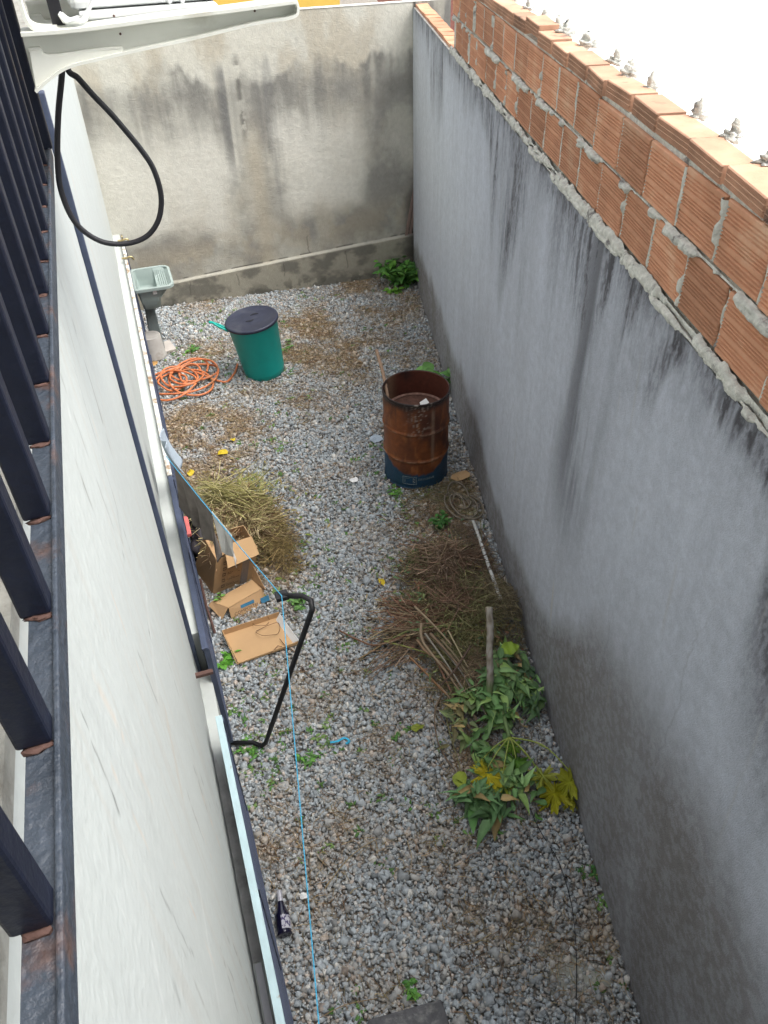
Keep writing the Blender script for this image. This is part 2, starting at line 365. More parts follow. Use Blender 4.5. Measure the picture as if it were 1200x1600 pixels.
tag(kind(mesh_obj('dead_grass_litter', V, Fq, M['straw'], col=C), 'stuff'), 'brown dead grass stems and bits scattered over the gravel', 'dead grass')

def tiny_weeds():
    spots = []
    pts = [(290, 550, .16, 9), (270, 560, .1, 6), (330, 520, .15, 7), (350, 560, .12, 8), (430, 550, .15, 7), (475, 520, .12, 5), (400, 480, .1, 3), (500, 480, .15, 4), (540, 600, .15, 4), (470, 590, .15, 4), (640, 470, .15, 5), (570, 520, .1, 4),
           (380, 710, .15, 6), (430, 700, .15, 4), (560, 720, .1, 3), (680, 780, .12, 6), (600, 780, .1, 3), (345, 590, .1, 6), (300, 510, .15, 4), (455, 880, .1, 6), (480, 920, .08, 6), (520, 980, .1, 3), (380, 1100, .1, 6), (370, 1140, .1, 10), (400, 1180, .1, 12), (430, 1170, .08, 8),
           (395, 1200, .08, 8), (360, 1120, .06, 6), (480, 1195, .06, 5), (560, 1100, .1, 3), (400, 1250, .06, 8), (390, 1270, .05, 6), (640, 1550, .04, 4), (555, 1570, .05, 5), (610, 1000, .1, 2), (650, 900, .12, 5), (700, 870, .1, 6), (610, 830, .1, 3), (560, 900, .12, 3), (420, 1060, .07, 4), (520, 1150, .08, 3),
           (925, 1380, .05, 7), (950, 1520, .04, 4), (910, 1290, .04, 4), (740, 740, .08, 6), (600, 740, .08, 6), (620, 780, .06, 5), (600, 690, .1, 4), (345, 500, .1, 4), (310, 460, .12, 4), (380, 455, .12, 4), (470, 465, .15, 3), (620, 600, .12, 3), (450, 620, .15, 3)]
    for px, py, r, n in pts:
        c = G(px, py)
        for i in range(n): spots.append((c[0]+rnd.gauss(0, r), c[1]+rnd.gauss(0, r*1.2)))
    for i in range(300): 
        y = rnd.uniform(2, 9.6); spots.append((rnd.uniform(0, wall_x(y)-.1), y))
    spots = [s for s in spots if -.08 < s[0] < wall_x(s[1])-.03]
    B, D, L_, C_ = [], [], [], []
    for x, y in spots:
        s = rnd.uniform(.5, 1.2); g = rnd.choice([(.07, .17, .035), (.10, .20, .05), (.13, .21, .06), (.06, .13, .03)])
        for j in range(rnd.randint(4, 9)):
            a = rnd.uniform(0, 6.28); B.append((x+rnd.gauss(0, .013), y+rnd.gauss(0, .013), .022)); D.append((math.cos(a), math.sin(a), rnd.uniform(.1, .9))); L_.append(rnd.uniform(.018, .042)*s); C_.append(g)
    L_ = np.array(L_); return leaves(B, D, L_, L_*.5, np.array(C_), k=4)
V, Fq, C = tiny_weeds()
tag(kind(mesh_obj('small_weeds', V, Fq, M['leaf'], col=C), 'stuff'), 'tiny green weeds sprouting here and there between the gravel stones', 'weeds')

# ---------------------------------------------------------------- right boundary wall
S0, S1, RZ = -1.6, 9.9, 3.05
ns, nz = 1700, 340
s, z = np.meshgrid(np.linspace(S0, S1, ns), np.linspace(-.03, RZ, nz), indexing='ij')
wavy = fbm(s*.8, s*0+3, 3)
sw = s+.10*(fbm(s*1.5, z*1.5+3, 3)-.5); st1 = fbm(sw*5, z*.55, 5, .6); st2 = fbm(sw*18+9, z*1.2, 4); st3 = fbm(sw*1.6+40, z*.3, 3)
reach = .22+1.25*sst(.35, .75, st3)*(1-.35*sst(4.2, 6.5, s)); top = RZ-z
d_top = (1-sst(.15, 1.0, top/reach))*(.35+.95*sst(.38, .62, st1))*(.6+.6*st2)
d_top *= 1-.35*sst(3.8, 5.5, s)
d_top = np.maximum(d_top, .9*np.exp(-top/(.12+.30*sst(.4, .7, fbm(s*1.9+50, s*0, 3))*(1-sst(3.8, 5.5, s))))*(.55+.8*st2))
speck = sst(.42, .58, fbm(s*70, z*28+5, 4, .7)); sharp = sst(.44, .60, fbm(sw*11+60, z*.8, 5, .7))
d_top = d_top*(.50+.40*speck+.45*sharp)
big = .75*np.exp(-((s-2.05)/.30)**2)*sst(1.0, 1.9, z)*(.4+.9*sst(.35, .6, fbm(s*7+3, z*.7, 4)))      # dark run down to the middle of the wall
d_top = np.maximum(d_top, big)
lo_h = .28+.35*sst(.3, .7, fbm(s*.75+12, z*0+5, 2))+1.25*(1-sst(.2, 2.6, s))+.25*(1-sst(2, 4.5, s))+.30*(fbm((s-.3*z)*3, z*1.5+8, 4)-.5)
d_low = (1-sst(.72, 1.06, z/lo_h))*(.45+.25*sst(.4, .6, fbm(s*30, z*30+9, 4, .7))+.6*fbm((s-.25*z)*3.2, z*.8+7, 5))
d_mid = .45*sst(.5, .7, fbm(s*1.2+70, z*.8+20, 4))*(1-sst(2, 7, s)*.5)
clean = mixc((.49, .52, .585), (.58, .615, .655), sst(3.5, 7.5, s)*sst(.8, 2., z)+.0)
clean = clean*(.93+.14*fbm(s*14, z*1.2, 3))[..., None]
c = mixc(clean, (.215, .205, .205), d_low*.95); fine = fbm(s*28, z*28+3, 3); c = c*(.88+.24*fine)[..., None]
c = mixc(c, (.28, .29, .31), d_mid*.45)
c = mixc(c, (.080, .080, .090), d_top*.84)
for a0, z0, l, wd in ((1.25, 1.1, .5, .0022), (3.3, .9, .6, .002), (.5, 1.6, .7, .0022), (4.6, 1.5, .5, .002)):
    c = mixc(c, (.16, .16, .17), .28*np.exp(-((s-a0-.10*(fbm(z*4+a0*9, z*0, 4)-.5)*2)/(wd*2.5))**2)*np.exp(-((z-z0)/l)**6))
for _ in range(26):      # scratches and drips
    a0, z0, l, wd = rng.uniform(0, 7), rng.uniform(.8, 2.7), rng.uniform(.05, .25), rng.uniform(.004, .012)
    c = mixc(c, (.42, .41, .39), .35*np.exp(-((s-a0-.1*(z-z0))/wd)**2)*np.exp(-((z-z0)/l)**4))
c = mixc(c, (.52, .50, .47), .8*np.exp(-((s-2.02-.16*(z-.86))/.012)**2)*np.exp(-((z-.80)/.16)**4))
off = .006*(fbm(s*1.7, z*1.7)-.5)-.012*(fbm(s*.5+4, z*.5)-.5)
P = RA+RU*s[..., None]+RN*off[..., None]; P[..., 2] = z
bw = thing('boundary_wall', 'tall grey rendered wall with black water streaks along the right side', 'wall', RA)
mesh_obj('rendered_face', P, grid_faces(ns, nz, True), M['render'], bw, col=c.reshape(-1, 3), smooth=True)
core = merge(([RP(a, o_, zz) for a in (S0, S1) for o_ in (.012, .17) for zz in (-.03, RZ-.004)], box(0, 1, 0, 1, 0, 1)[1]))
mesh_obj('wall_core', core[0], core[1], M['mortar'], bw)
fb = merge(*[([RP(a+q, o_, zz) for a, b_2 in ((x0, 0),) for q in (0, .19) for o_ in (.03, .165) for zz in (RZ-.003, RZ+.022+.012*rnd.random())], box(0, 1, 0, 1, 0, 1)[1]) for x0 in np.arange(6.32, 9.7, .20)])
mesh_obj('capping_bricks', fb[0], fb[1], M['brick'], bw, bevel=.004)

# ---------------------------------------------------------------- brick wall standing on it
bk = thing('brick_wall', 'raw orange hollow-brick wall with rough mortar joints on top of the grey wall', 'wall', RP(0, 0, RZ))
def groove_profile(h, depth=.0055):
    z = [0]; o = [.004]; pts = [(.004, 0), (0, .004)]
    for g0, g1 in ((.08, .34), (.40, .62), (.68, .93)):
        n = 4; w_ = (g1-g0)/n*h
        for i in range(n):
            a = g0*h+i*w_; pts += [(0, a), (depth, a+.25*w_), (depth, a+.5*w_), (0, a+.7*w_)]
    pts += [(0, h-.004), (.004, h)]
    return pts
def block(s0, s1, z0, h, offb=.02, dep=.13, yaw=0., tilt=0.):
    pr = groove_profile(h); k = len(pr); V = []
    cs = (s0+s1)/2
    for e_, ss in enumerate((s0, s0+.004, s1-.004, s1)):
        ed = .004 if e_ in (0, 3) else 0
        for o_, zz in pr: V.append((ss, o_+ed, zz))
        V.append((ss, dep, h)); V.append((ss, dep, 0))
    V = np.array(V); V[:, 1] += (V[:, 0]-cs)*math.tan(yaw); V[:, 2] += (V[:, 0]-cs)*math.tan(tilt)
    W_ = RA+RU*V[:, :1]+RN*(V[:, 1:2]+offb); W_[:, 2] = z0+V[:, 2]
    k += 2
    Fc = [(i*k+j, (i+1)*k+j, (i+1)*k+(j+1) % k, i*k+(j+1) % k) for i in range(3) for j in range(k)]
    Fc += [tuple(range(k)), tuple(3*k+j for j in range(k))[::-1]]
    return W_, Fc
bl = []; j1 = []; j2 = []
PIT = .3275
for i in range(-7, 20):
    a0 = .66+PIT*i
    if a0+PIT < 6.45:
        g = .005+rnd.random()*.006; bl.append(block(a0+g, a0+PIT-g, 3.092+rnd.uniform(-.003, .003), .212, .022+rnd.uniform(-.004, .004), yaw=rnd.gauss(0, .006), tilt=rnd.gauss(0, .006))); j1.append(a0)
    a0 = .82+PIT*i
    if a0+PIT < 6.4:
        g = .005+rnd.random()*.006; bl.append(block(a0+g, a0+PIT-g, 3.326+rnd.uniform(-.003, .003), .208, .024+rnd.uniform(-.005, .005), yaw=rnd.gauss(0, .008), tilt=rnd.gauss(0, .008))); j2.append(a0)
mesh_obj('bricks', *merge(*bl), M['brick'], bk)
hb = []
for i in range(-6, 22):
    a0 = .92+.30*i
    if a0 > 6.1: break
    lift = .03 if 3.4 < a0 < 3.9 else 0
    b = block(a0+.004, a0+.288, 3.548+lift+rnd.uniform(-.003, .004), .062+rnd.uniform(-.004, .006), .032+rnd.uniform(-.008, .008), .115, yaw=rnd.gauss(0, .03), tilt=rnd.gauss(0, .02)); hb.append(b)
mesh_obj('top_course', *merge(*hb), mat('lighter_terracotta', (.50, .30, .20), .85, .25, 6, island=.2, bump=.2, bscale=150, second=(.16, .11, .09), sfac=(.62, .72), sscale=5, spec=.2), bk)
core = [RP(a, o_, zz) for a in (S0, 6.36) for o_ in (.040, .14) for zz in (3.06, 3.55)]
mesh_obj('joint_mortar', core, box(0, 1, 0, 1, 0, 1)[1], M['mortar'], bk)
def mortar_strip(s0, s1, zc, hh, base, bulge, thr, seed, sag=.0):
    n = int((s1-s0)/.008); m = 9
    ss = np.linspace(s0, s1, n)[:, None]+np.zeros((1, m)); t = np.linspace(-1, 1, m)[None]+np.zeros((n, 1))
    q = sst(thr, thr+.14, fbm(ss[:, :1]*5+seed, ss[:, :1]*0+seed, 5)); f2 = fbm(ss*14+seed, t*1.3, 5, .65)
    half = hh*(.35+.5*sst(.3, .6, fbm(ss*3+seed*2, ss*0, 4))+1.3*q*sst(.3, .7, f2)); lump = np.sqrt(np.clip(1-t*t, 0, 1))*(bulge*q*(.5+f2)+.004*f2)
    zz = zc+t*half-sag*q*(1-t)*.5; o_ = base-lump
    P = RA+RU*ss[..., None]+RN*o_[..., None]; P[..., 2] = zz
    return P.reshape(-1, 3), [tuple(r) for r in grid_faces(n, m, True)]
ms = [mortar_strip(S0, 6.36, 3.070, .016, .020, .020, .38, 3, .014), mortar_strip(S0, 6.36, 3.053, .008, .008, .014, .46, 33, .010), mortar_strip(S0, 6.36, 3.315, .007, .027, .024, .50, 71, .022)]
for jj, zz, h in [(j1, 3.2, .10), (j2, 3.43, .10)]:
    for a0 in jj:
        n, m = 26, 5; t, q = np.meshgrid(np.linspace(-1, 1, n), np.linspace(-1, 1, m), indexing='ij')
        amp = sst(.45, .6, fbm(t*1.5+a0*9, t*0+a0*5, 3))*.012*rnd.choice([0, .3, 1.3])
        o_ = .031-np.sqrt(np.clip(1-q*q, 0, 1))*(.004+amp); P = RA+RU*(a0+q*(.008+amp*.8)+.004*np.sin(t*5+a0*7)+.012*0)[..., None]+RN*o_[..., None]; P[..., 2] = zz+t*h
        ms.append((P.reshape(-1, 3), [tuple(r) for r in grid_faces(n, m, True)]))
mesh_obj('mortar_beds', *merge(*ms), M['mortar'], bk, smooth=True)
for i in range(17):
    a0 = .60+.315*i+rnd.uniform(-.11, .11); c0 = RP(a0, .165, 3.625)
    k_ = rnd.uniform(.55, 1.05); c0 = c0+RN*rnd.uniform(-.01, .02)
    v1, f1 = blob(c0-[0, 0, .01], .036*k_, i, 12, .6, (1.3, 1, .8)); v2, f2 = blob(c0+[rnd.uniform(-.008, .008), 0, .016], .019, i+50, 8, .3, (1, 1, 1.5))
    o = mesh_obj('mortar_lump', *merge((v1, f1), (v2, f2)), M['mortar'], bk, smooth=True)
    mesh_obj('glass_shard', *hexa([c0+np.array(q)*.5*k_ for q in ((-.02, -.01, .06), (.02, -.006, .06), (.022, .008, .06), (-.018, .01, .06))], [c0+np.array(q)*.5*k_ for q in ((-.010, -.004, .092), (.008, -.004, .098), (.008, .004, .098), (-.010, .004, .092))]), M['shard'], o)

# ---------------------------------------------------------------- back wall
bl_ = float(np.linalg.norm(BB-BA)); nu, nv = 560, 420; BZ = 3.10
u, z = np.meshgrid(np.linspace(0, bl_, nu), np.linspace(-.03, BZ, nv), indexing='ij')
def plz(u): return .245+.078*u                       # plinth ledge climbs to the right
beige = np.array([.58, .555, .465]); pale = np.array([.62, .605, .535]); grey = np.array([.29, .28, .25]); tan = np.array([.42, .36, .265])
base = mixc(beige, pale, fbm(u*2, z*2)); base = mixc(base, tan, .55*sst(.45, .7, fbm(u*3+8, z*1.2+2)))
topn = 2.62+.34*(fbm(u*1.7+4, z*0+1, 5, .6)-.5)*2+.22*(fbm(u*9, z*4, 4)-.5)
topn = topn-.0*u
band = (1-sst(-.05, .06, z-topn))*(.35+.65*sst(1.45, 2.35, z))
streak = fbm(u*11+3, z*.5, 4)
dk = band*(.30+.75*sst(.35, .65, .4*streak+.6*fbm(u*3.5+20, z*2.2, 5)))*sst(1.5, 2.35, z+.5*(fbm(u*4, z*2)-.5))
panL = sst(.1, .25, u)*(1-sst(1.62, 1.78, u)); panR = sst(2.12, 2.3, u)*(1-sst(3.3, 3.45, u))
col_ = np.exp(-((u-1.86-.02*(3-z))/.16)**2)
low = sst(.55, .75, z-plz(u))*1.0
wu = .18*(fbm(u*2.5+3, z*2.5, 4)-.5)*2; wz = .22*(fbm(u*2.2+30, z*2.4+7, 4)-.5)*2; uw = u+wu; zw = z+wz
panL = sst(.0, .4, uw)*(1-sst(1.5, 1.85, uw)); panR = sst(2.1, 2.4, uw)*(1-sst(3.2, 3.5, uw))
panel = np.maximum(panL*sst(.75, 1.15, zw)*(1-sst(1.8, 2.4, zw)), panR*sst(.85, 1.2, zw)*(1-sst(1.8, 2.45, zw)))
grey2 = (1-sst(2.3, 2.6, z))*.78*(1-panel)*(.45+.9*sst(.3, .7, fbm(u*3.2, z*2.6, 5)))
c = mixc(base, grey, grey2)
c = mixc(c, (.68, .66, .59), panel*.95*(.6+.4*fbm(u*6, z*4, 4)))
c = mixc(c, grey*.78, dk*.95*(1-.55*col_))
c = mixc(c, tan*1.1, .55*np.exp(-((u-2.02)/.12)**2)*(1-sst(1.6, 2.3, z)))
c = mixc(c, tan, .5*np.exp(-((z-plz(u)-.28)/.2)**2)*sst(.42, .6, fbm(u*3.3, z*3)))
c = mixc(c, (.10, .095, .085), .75*np.exp(-((u-1.93-.03*(fbm(z*9, z*0)-.5))/.035)**2)*sst(1.7, 2.1, z)*(1-sst(2.6, 2.8, z))*sst(.4, .55, fbm(u*12, z*9)))
c = mixc(c, (.13, .13, .13), .7*np.exp(-((u-1.75)/.08)**2)*sst(1.3, 1.9, z)*(1-sst(2.55, 2.7, z))*sst(.35, .6, streak))
c = mixc(c, (.16, .16, .165), .6*np.exp(-((u-2.25)/.10)**2)*sst(.9, 1.6, z)*(1-sst(2.6, 2.75, z))*sst(.3, .6, streak))
c = mixc(c, (.45, .45, .40), .6*sst(.60, .72, fbm(u*40, z*18, 3))*sst(2.0, 2.6, z)*.3)
zc_ = z-plz(u)
pl = 1-sst(-.005, .005, zc_)
c = mixc(c, mixc((.36, .335, .27), (.19, .18, .15), sst(.38, .62, fbm(u*4, z*6+3, 5))), pl)
c = mixc(c, (.10, .095, .08), pl*.8*sst(.5, .62, fbm(u*9+2, z*9, 4))*(1-sst(0, .25, z)))
c = mixc(c, (.46, .44, .37), .6*(np.exp(-((zc_+.003)/.013)**2)))                                   # worn edge of the ledge
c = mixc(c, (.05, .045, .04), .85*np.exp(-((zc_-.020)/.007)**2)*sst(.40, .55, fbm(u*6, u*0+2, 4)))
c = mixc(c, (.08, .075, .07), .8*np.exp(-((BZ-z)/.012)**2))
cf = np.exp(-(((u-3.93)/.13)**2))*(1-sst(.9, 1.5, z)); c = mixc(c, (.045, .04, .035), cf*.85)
for uu, z0, z1 in ((2.55, .45, .7), (3.02, .2, .46), (2.2, .2, .4), (1.0, .1, .32), (1.6, .15, .34)):
    c = mixc(c, (.09, .08, .07), .7*np.exp(-((u-uu-.015*(fbm(z*14+uu*3, z*0)-.5)*4)/.006)**2)*sst(z0, z0+.03, z)*(1-sst(z1-.03, z1, z)))
pil = sst(3.935, 3.945, u)                                                                         # the flush pillar in the corner
c = mixc(c, mixc((.36, .36, .31), (.19, .195, .18), sst(.38, .6, fbm(u*9, z*1.5+5, 4))), pil*sst(.62, .7, z))
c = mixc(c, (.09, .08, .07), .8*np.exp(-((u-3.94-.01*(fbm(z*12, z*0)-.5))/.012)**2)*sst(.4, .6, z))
off = -.035*(1-sst(-.012, .012, zc_))-.012*pil+.010*(fbm(u*2, z*2)-.5)-.004*(fbm(u*14, z*14)-.5)
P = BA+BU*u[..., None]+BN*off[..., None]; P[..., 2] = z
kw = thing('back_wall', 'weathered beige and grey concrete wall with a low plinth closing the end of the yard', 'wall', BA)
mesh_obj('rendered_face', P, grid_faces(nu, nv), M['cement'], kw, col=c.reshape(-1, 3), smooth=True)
core = [BA+BU*a+BN*o_+np.array([0, 0, zz]) for a in (0, bl_) for o_ in (.02, .15) for zz in (-.03, BZ-.002)]
mesh_obj('wall_core', core, box(0, 1, 0, 1, 0, 1)[1], M['mortar'], kw)
# far yellow building glimpsed over it
yb = thing('yellow_building', 'yellow painted building just showing over the top of the back wall', 'building', (1, 16, 0))
mesh_obj('wall', *box(-3, 4.4, 16, 20, 0, 3.9), M['yellow'], yb)
mesh_obj('roof', *box(-3.2, 4.6, 15.8, 20.2, 3.9, 4.05), M['brick'], yb)

# ---------------------------------------------------------------- neighbour side
nr = thing('neighbour_building', 'bright white painted flat roof of the building beyond the brick wall', 'building', RP(3, 3, 0))
V8 = [RP(a, o_, zz) for a in (-6, 6.15) for o_ in (.21, 14) for zz in (0, 3.36)]
mesh_obj('wall', V8, box(0, 1, 0, 1, 0, 1)[1], M['soot'], nr)
V8 = [RP(a, o_, zz) for a in (-6.1, 6.18) for o_ in (.205, 14.1) for zz in (3.36, 3.46)]
mesh_obj('roof', V8, box(0, 1, 0, 1, 0, 1)[1], M['roofwhite'], nr)
kind(mesh_obj('red_earth_bank', [RP(6.2, .18, 2.2), RP(16, .18, 2.3), RP(16, 14, 2.7), RP(6.2, 14, 2.6)], [(3, 2, 1, 0)], M['redearth']), 'structure')
p0 = RP(6.75, .18, 2.95); p1 = RP(6.95, 1.2, 2.95)
tag(mesh_obj('waste_pipe', *tube([p0, p1], .045, 12), M['pvc'], loc=p0, smooth=True), 'short white pipe crossing behind the brick wall at its far end', 'pipe')

# ---------------------------------------------------------------- house on the left
hw = thing('house', 'white plastered house wall dropping straight down on the left', 'house', (-.2, 2, 0))
def wp(px, py):
    v = RW @ _ray(px, py); return (EYE+v*(-.2/v[0]))[1:]
MARKS = [((117, 1090), (150, 1170), 4, .8, 'k'), ((150, 1170), (180, 1250), 4, .7, 'k'), ((208, 998), (246, 1095), 4, .6, 'k'), ((250, 1392), (300, 1490), 4, .55, 'k'), ((128, 745), (150, 832), 4, .6, 'k'),
         ((300, 1188), (323, 1262), 4, .5, 'k'), ((292, 1238), (317, 1310), 4, .5, 'k'), ((258, 1110), (284, 1240), 11, .75, 'b'), ((185, 800), (193, 865), 5, .7, 'k'), ((212, 780), (228, 830), 7, .6, 'b'), ((160, 870), (172, 1080), 4, .8, 'w'),
         ((225, 900), (247, 1090), 4, .75, 'w'), ((172, 1080), (196, 1420), 4, .8, 'w'), ((232, 980), (236, 1000), 5, .8, 'k'), ((345, 1480), (372, 1580), 5, .5, 'k'), ((179, 1248), (182, 1256), 8, .9, 'k'), ((95, 470), (135, 610), 4, .5, 'k'),
         ((240, 1480), (262, 1600), 5, .8, 'w'), ((150, 500), (182, 640), 4, .5, 'w'), ((310, 1380), (345, 1590), 6, .5, 'w'), ((110, 640), (125, 760), 4, .6, 'w'), ((275, 1540), (280, 1560), 9, .4, 'k'), ((200, 1130), (240, 1290), 22, .35, 'g'), ((120, 900), (170, 1030), 22, .3, 'g')]
def wall_panel(name, x, y0, y1, z0, z1, tone, seed, dens=70, marks=False):
    nyy = int((y1-y0)*dens); nzz = int((z1-z0)*55)
    yy, zz = np.meshgrid(np.linspace(y0, y1, nyy), np.linspace(z0, z1, nzz), indexing='ij')
    c = np.asarray(tone)*(.97+.06*fbm(yy*8+seed, zz*.8, 4))[..., None]
    c = mixc(c, (.50, .50, .46), .40*sst(.60, .72, fbm(yy*22+seed, zz*1.1, 4)))
    c = mixc(c, (.42, .44, .43), .30*sst(.62, .8, fbm(yy*3+seed, zz*.7+9, 4)))
    rg = np.random.default_rng(seed)
    for _ in range(int((y1-y0)*9)):       # thin drip lines and scars
        a0 = rg.uniform(y0, y1); zt = rg.uniform(z0+.5, z1); ln = rg.uniform(.15, .8); wd = rg.uniform(.0035, .009); sl_ = rg.uniform(-.12, .12); k = rg.uniform(.25, .9)
        c = mixc(c, (.24, .24, .22) if rg.random() < .65 else (.62, .52, .42), k*np.exp(-((yy-a0-sl_*(zz-zt))/wd)**2)*sst(zt-ln, zt-ln*.7, zz)*(1-sst(zt-.02, zt, zz))*sst(.40, .62, fbm(zz*18+a0*7, yy*3, 3)))
    if marks:
        jit = .012*(fbm(zz*14, yy*0+2, 4)-.5)*2
        for (p, q_, wd, k, cc) in MARKS:
            a_, b_ = wp(*p), wp(*q_); d_ = b_-a_; L2_ = d_@d_; t_ = np.clip(((yy-a_[0])*d_[0]+(zz-a_[1])*d_[1])/L2_, 0, 1)
            dist = np.hypot(yy+jit-a_[0]-t_*d_[0], (zz-a_[1]-t_*d_[1])*.6); depth_ = H-(a_[1]+b_[1])/2; w__ = wd/1240*1.5*max(depth_, .5)*.5
            m_ = .8*k*np.exp(-(dist/(w__*1.25))**2); m_ = m_*(sst(.42, .5, fbm(zz*30+p[0], yy*60, 3)) if cc == 'k' else 1)
            c = mixc(c, {'k': (.10, .10, .095), 'b': (.50, .46, .39), 'w': (.66, .69, .67), 'g': (.44, .47, .45)}[cc], m_)
    xx = x+.004*(fbm(yy*2, zz*2)-.5)*2+.003*(fbm(yy*20+seed, zz*1.5, 3)-.5)*2
    return mesh_obj(name, np.stack([xx, yy, zz], -1), grid_faces(nyy, nzz), M['plaster'], hw, col=c.reshape(-1, 3), smooth=True)
WX = -.200; FX = -.222
wall_panel('near_wall', WX, -1.0, 3.20, .66, 3.80, (.515, .55, .53), 3, 260, True)
mesh_obj('wall_core', *box(WX-.3, WX-.008, -1.0, 3.19, -.03, 3.80), M['soot'], hw)
wall_panel('far_wall', FX, 3.20, 9.98, -.03, 3.80, (.51, .545, .525), 8, 60)
mesh_obj('far_wall_core', *box(FX-.28, FX-.008, 3.195, 10.05, -.03, 3.80), M['soot'], hw)
mesh_obj('balcony_floor', *box(-1.6, WX-.302, -1.5, 3.0, 3.66, 3.80), M['slab'], hw)
mesh_obj('parapet_sill', *box(-.50, WX+.004, -1.2, 9.9, 3.803, 3.83), mat('mottled_sill', (.30, .30, .27), .9, .3, 14, second=(.24, .23, .20), sfac=(.5, .62), sscale=16, bump=.5), hw)
mesh_obj('downpipe', *box(WX-.02, WX+.022, 3.205, 3.250, -.03, 3.79), M['slate'], hw, bevel=.004)
M['ledge_shade'] = mat('grey_ledge_shade', (.42, .42, .41), .9, .25, 10, second=(.26, .26, .25), sfac=(.5, .7), sscale=7)  # grey that stands for the shade over the near ledge
mesh_obj('ledge', *box(FX-.01, -.143, 3.262, 9.9, -.03, .965), M['soot'], hw)
mesh_obj('near_ledge', *box(WX-.01, -.129, -1.0, 3.20, -.03, .700), M['soot'], hw)
mesh_obj('ledge_shade_wedge', *hexa([(-.199, 2.65, .7005), (-.199, 1.52, .7005), (-.132, 1.52, .7005), (-.132, 2.2, .7005)], [(-.199, 2.65, .704), (-.199, 1.52, .704), (-.132, 1.52, .704), (-.132, 2.2, .704)]), M['ledge_shade'], hw)  # thin grey sheet: shade of the recess painted as a wedge
mesh_obj('ledge_strip', *box(-.192, -.163, -1.0, 1.51, .7008, .712), M['alu'], hw)
mesh_obj('shutter_stop', *box(WX-.01, -.105, 2.92, 2.945, .98, 1.0), M['rustrod'], hw)
mesh_obj('unseen_upper_storey', *box(-2.1, -1.62, -3.5, 12, 3.2, 7.0), M['soot'], hw)  # unseen upper house, added to darken the yard from the left
mesh_obj('rear_shade_wall', *box(-2.1, 3.6, -3.4, -1.9, -.03, 7.0), M['soot'], hw)  # added behind the camera to shade the near yard and right wall
mesh_obj('unseen_eaves', *box(-2.6, -.75, -3.6, 12.2, 7.0, 7.15), M['brick'], hw)  # out of view, shades the yard with the storey below
mesh_obj('rear_shade_roof', *box(-.749, 4.0, -3.6, -1.55, 7.0, 7.15), M['brick'], hw)  # out of view, tops the added rear blocker
def shutter(y0, y1, top, name):
    body = merge(*([box(-.128, -.120, y0+.01, y1-.01, .12, .985)]+[box(-.120, -.104-.004*(k % 2), y0+.012, y1-.012, .16+.052*k, .16+.052*k+.026) for k in range(15)]+[box(-.132, -.100, yy, yy+.03, .11, .99) for yy in (y0, (y0+y1)/2, y1-.03)]))
    o = mesh_obj('shutter', *body, M['slate'], hw)
    mesh_obj('top_rail', *box(-.140, -.106, y0-.004, y1+.004, .988, 1.004), top, o, bevel=.002)
    mesh_obj('bottom_rail', *box(-.134, -.096, y0-.004, y1+.004, .09, .118), M['slate'], o)
shutter(.75, 2.62, M['paleblue'], 'a'); shutter(-1.2, .74, M['paleblue'], 'b'); shutter(3.10, 4.78, M['slate'], 'c'); shutter(4.80, 9.5, M['palerust'], 'd')

# railing
rl = thing('balcony_railing', 'dark blue steel railing with rusty bottom rail in the left foreground', 'railing', (-.15, 1, H-.5))
ZR = H-.50; YE = 2.06
mesh_obj('bottom_rail', *box(-.157, -.1368, -1.2, YE, ZR-.005, ZR), M['railrust'], rl)
mesh_obj('outer_lip', *box(-.1365, -.1315, -1.2, YE, ZR-.026, ZR+.005), M['railrust'], rl, bevel=.0016)
for i in range(-9, 13):
    yb_ = .5*(.539+.2735*i)
    if yb_ > YE-.02: break
    o = mesh_obj('baluster', *box(-.164, -.1375, yb_-.004, yb_+.021, ZR+.0005, H+.75), M['bluesteel'], rl, bevel=.003)
    mesh_obj('weld', *blob((-.148, yb_-.005, ZR+.0005), .005, i+30, 8, .5, (2.2, 1, .35)), M['rustrod'], o, smooth=True)
mesh_obj('end_post', *box(-.160, -.126, YE-.035, YE, ZR+.001, H+.75), M['bluesteel'], rl, bevel=.003)
mesh_obj('handrail', *box(-.18, -.12, -1.2, YE, H+.75, H+.79), M['bluesteel'], rl, bevel=.004)

# air conditioner brackets and unit
def ribbon(P, y0, y1, th=.004):
    P = np.asarray(P, float); T = np.gradient(P, axis=0); T /= np.linalg.norm(T, axis=1)[:, None]; N_ = np.stack([-T[:, 2], 0*T[:, 0], T[:, 0]], 1); V = []
    for p, n in zip(P, N_):
        for o_, yy in ((-th/2, y0), (th/2, y0), (th/2, y1), (-th/2, y1)): q = p+n*o_; V.append((q[0], yy, q[2]))
    m = len(P); Fc = [(i*4+k, i*4+(k+1) % 4, (i+1)*4+(k+1) % 4, (i+1)*4+k) for i in range(m-1) for k in range(4)]; Fc += [(0, 1, 2, 3), tuple((m-1)*4+k for k in (3, 2, 1, 0))]
    return V, Fc
YB = 1.75
lo = smooth_path([AY(*p, YB) for p in ((56, 142), (75, 124), (105, 104), (150, 92), (220, 76), (300, 59), (400, 35), (455, 26), (464, 14), (461, 1))], 4)
up = smooth_path([AY(*p, YB) for p in ((33, 52), (120, 45), (250, 28), (350, 16), (461, 1))], 4)
lo2 = smooth_path([AY(*p, YB) for p in ((45, 78), (62, 76), (76, 87), (150, 78), (190, 75), (196, 82), (300, 59))], 4)
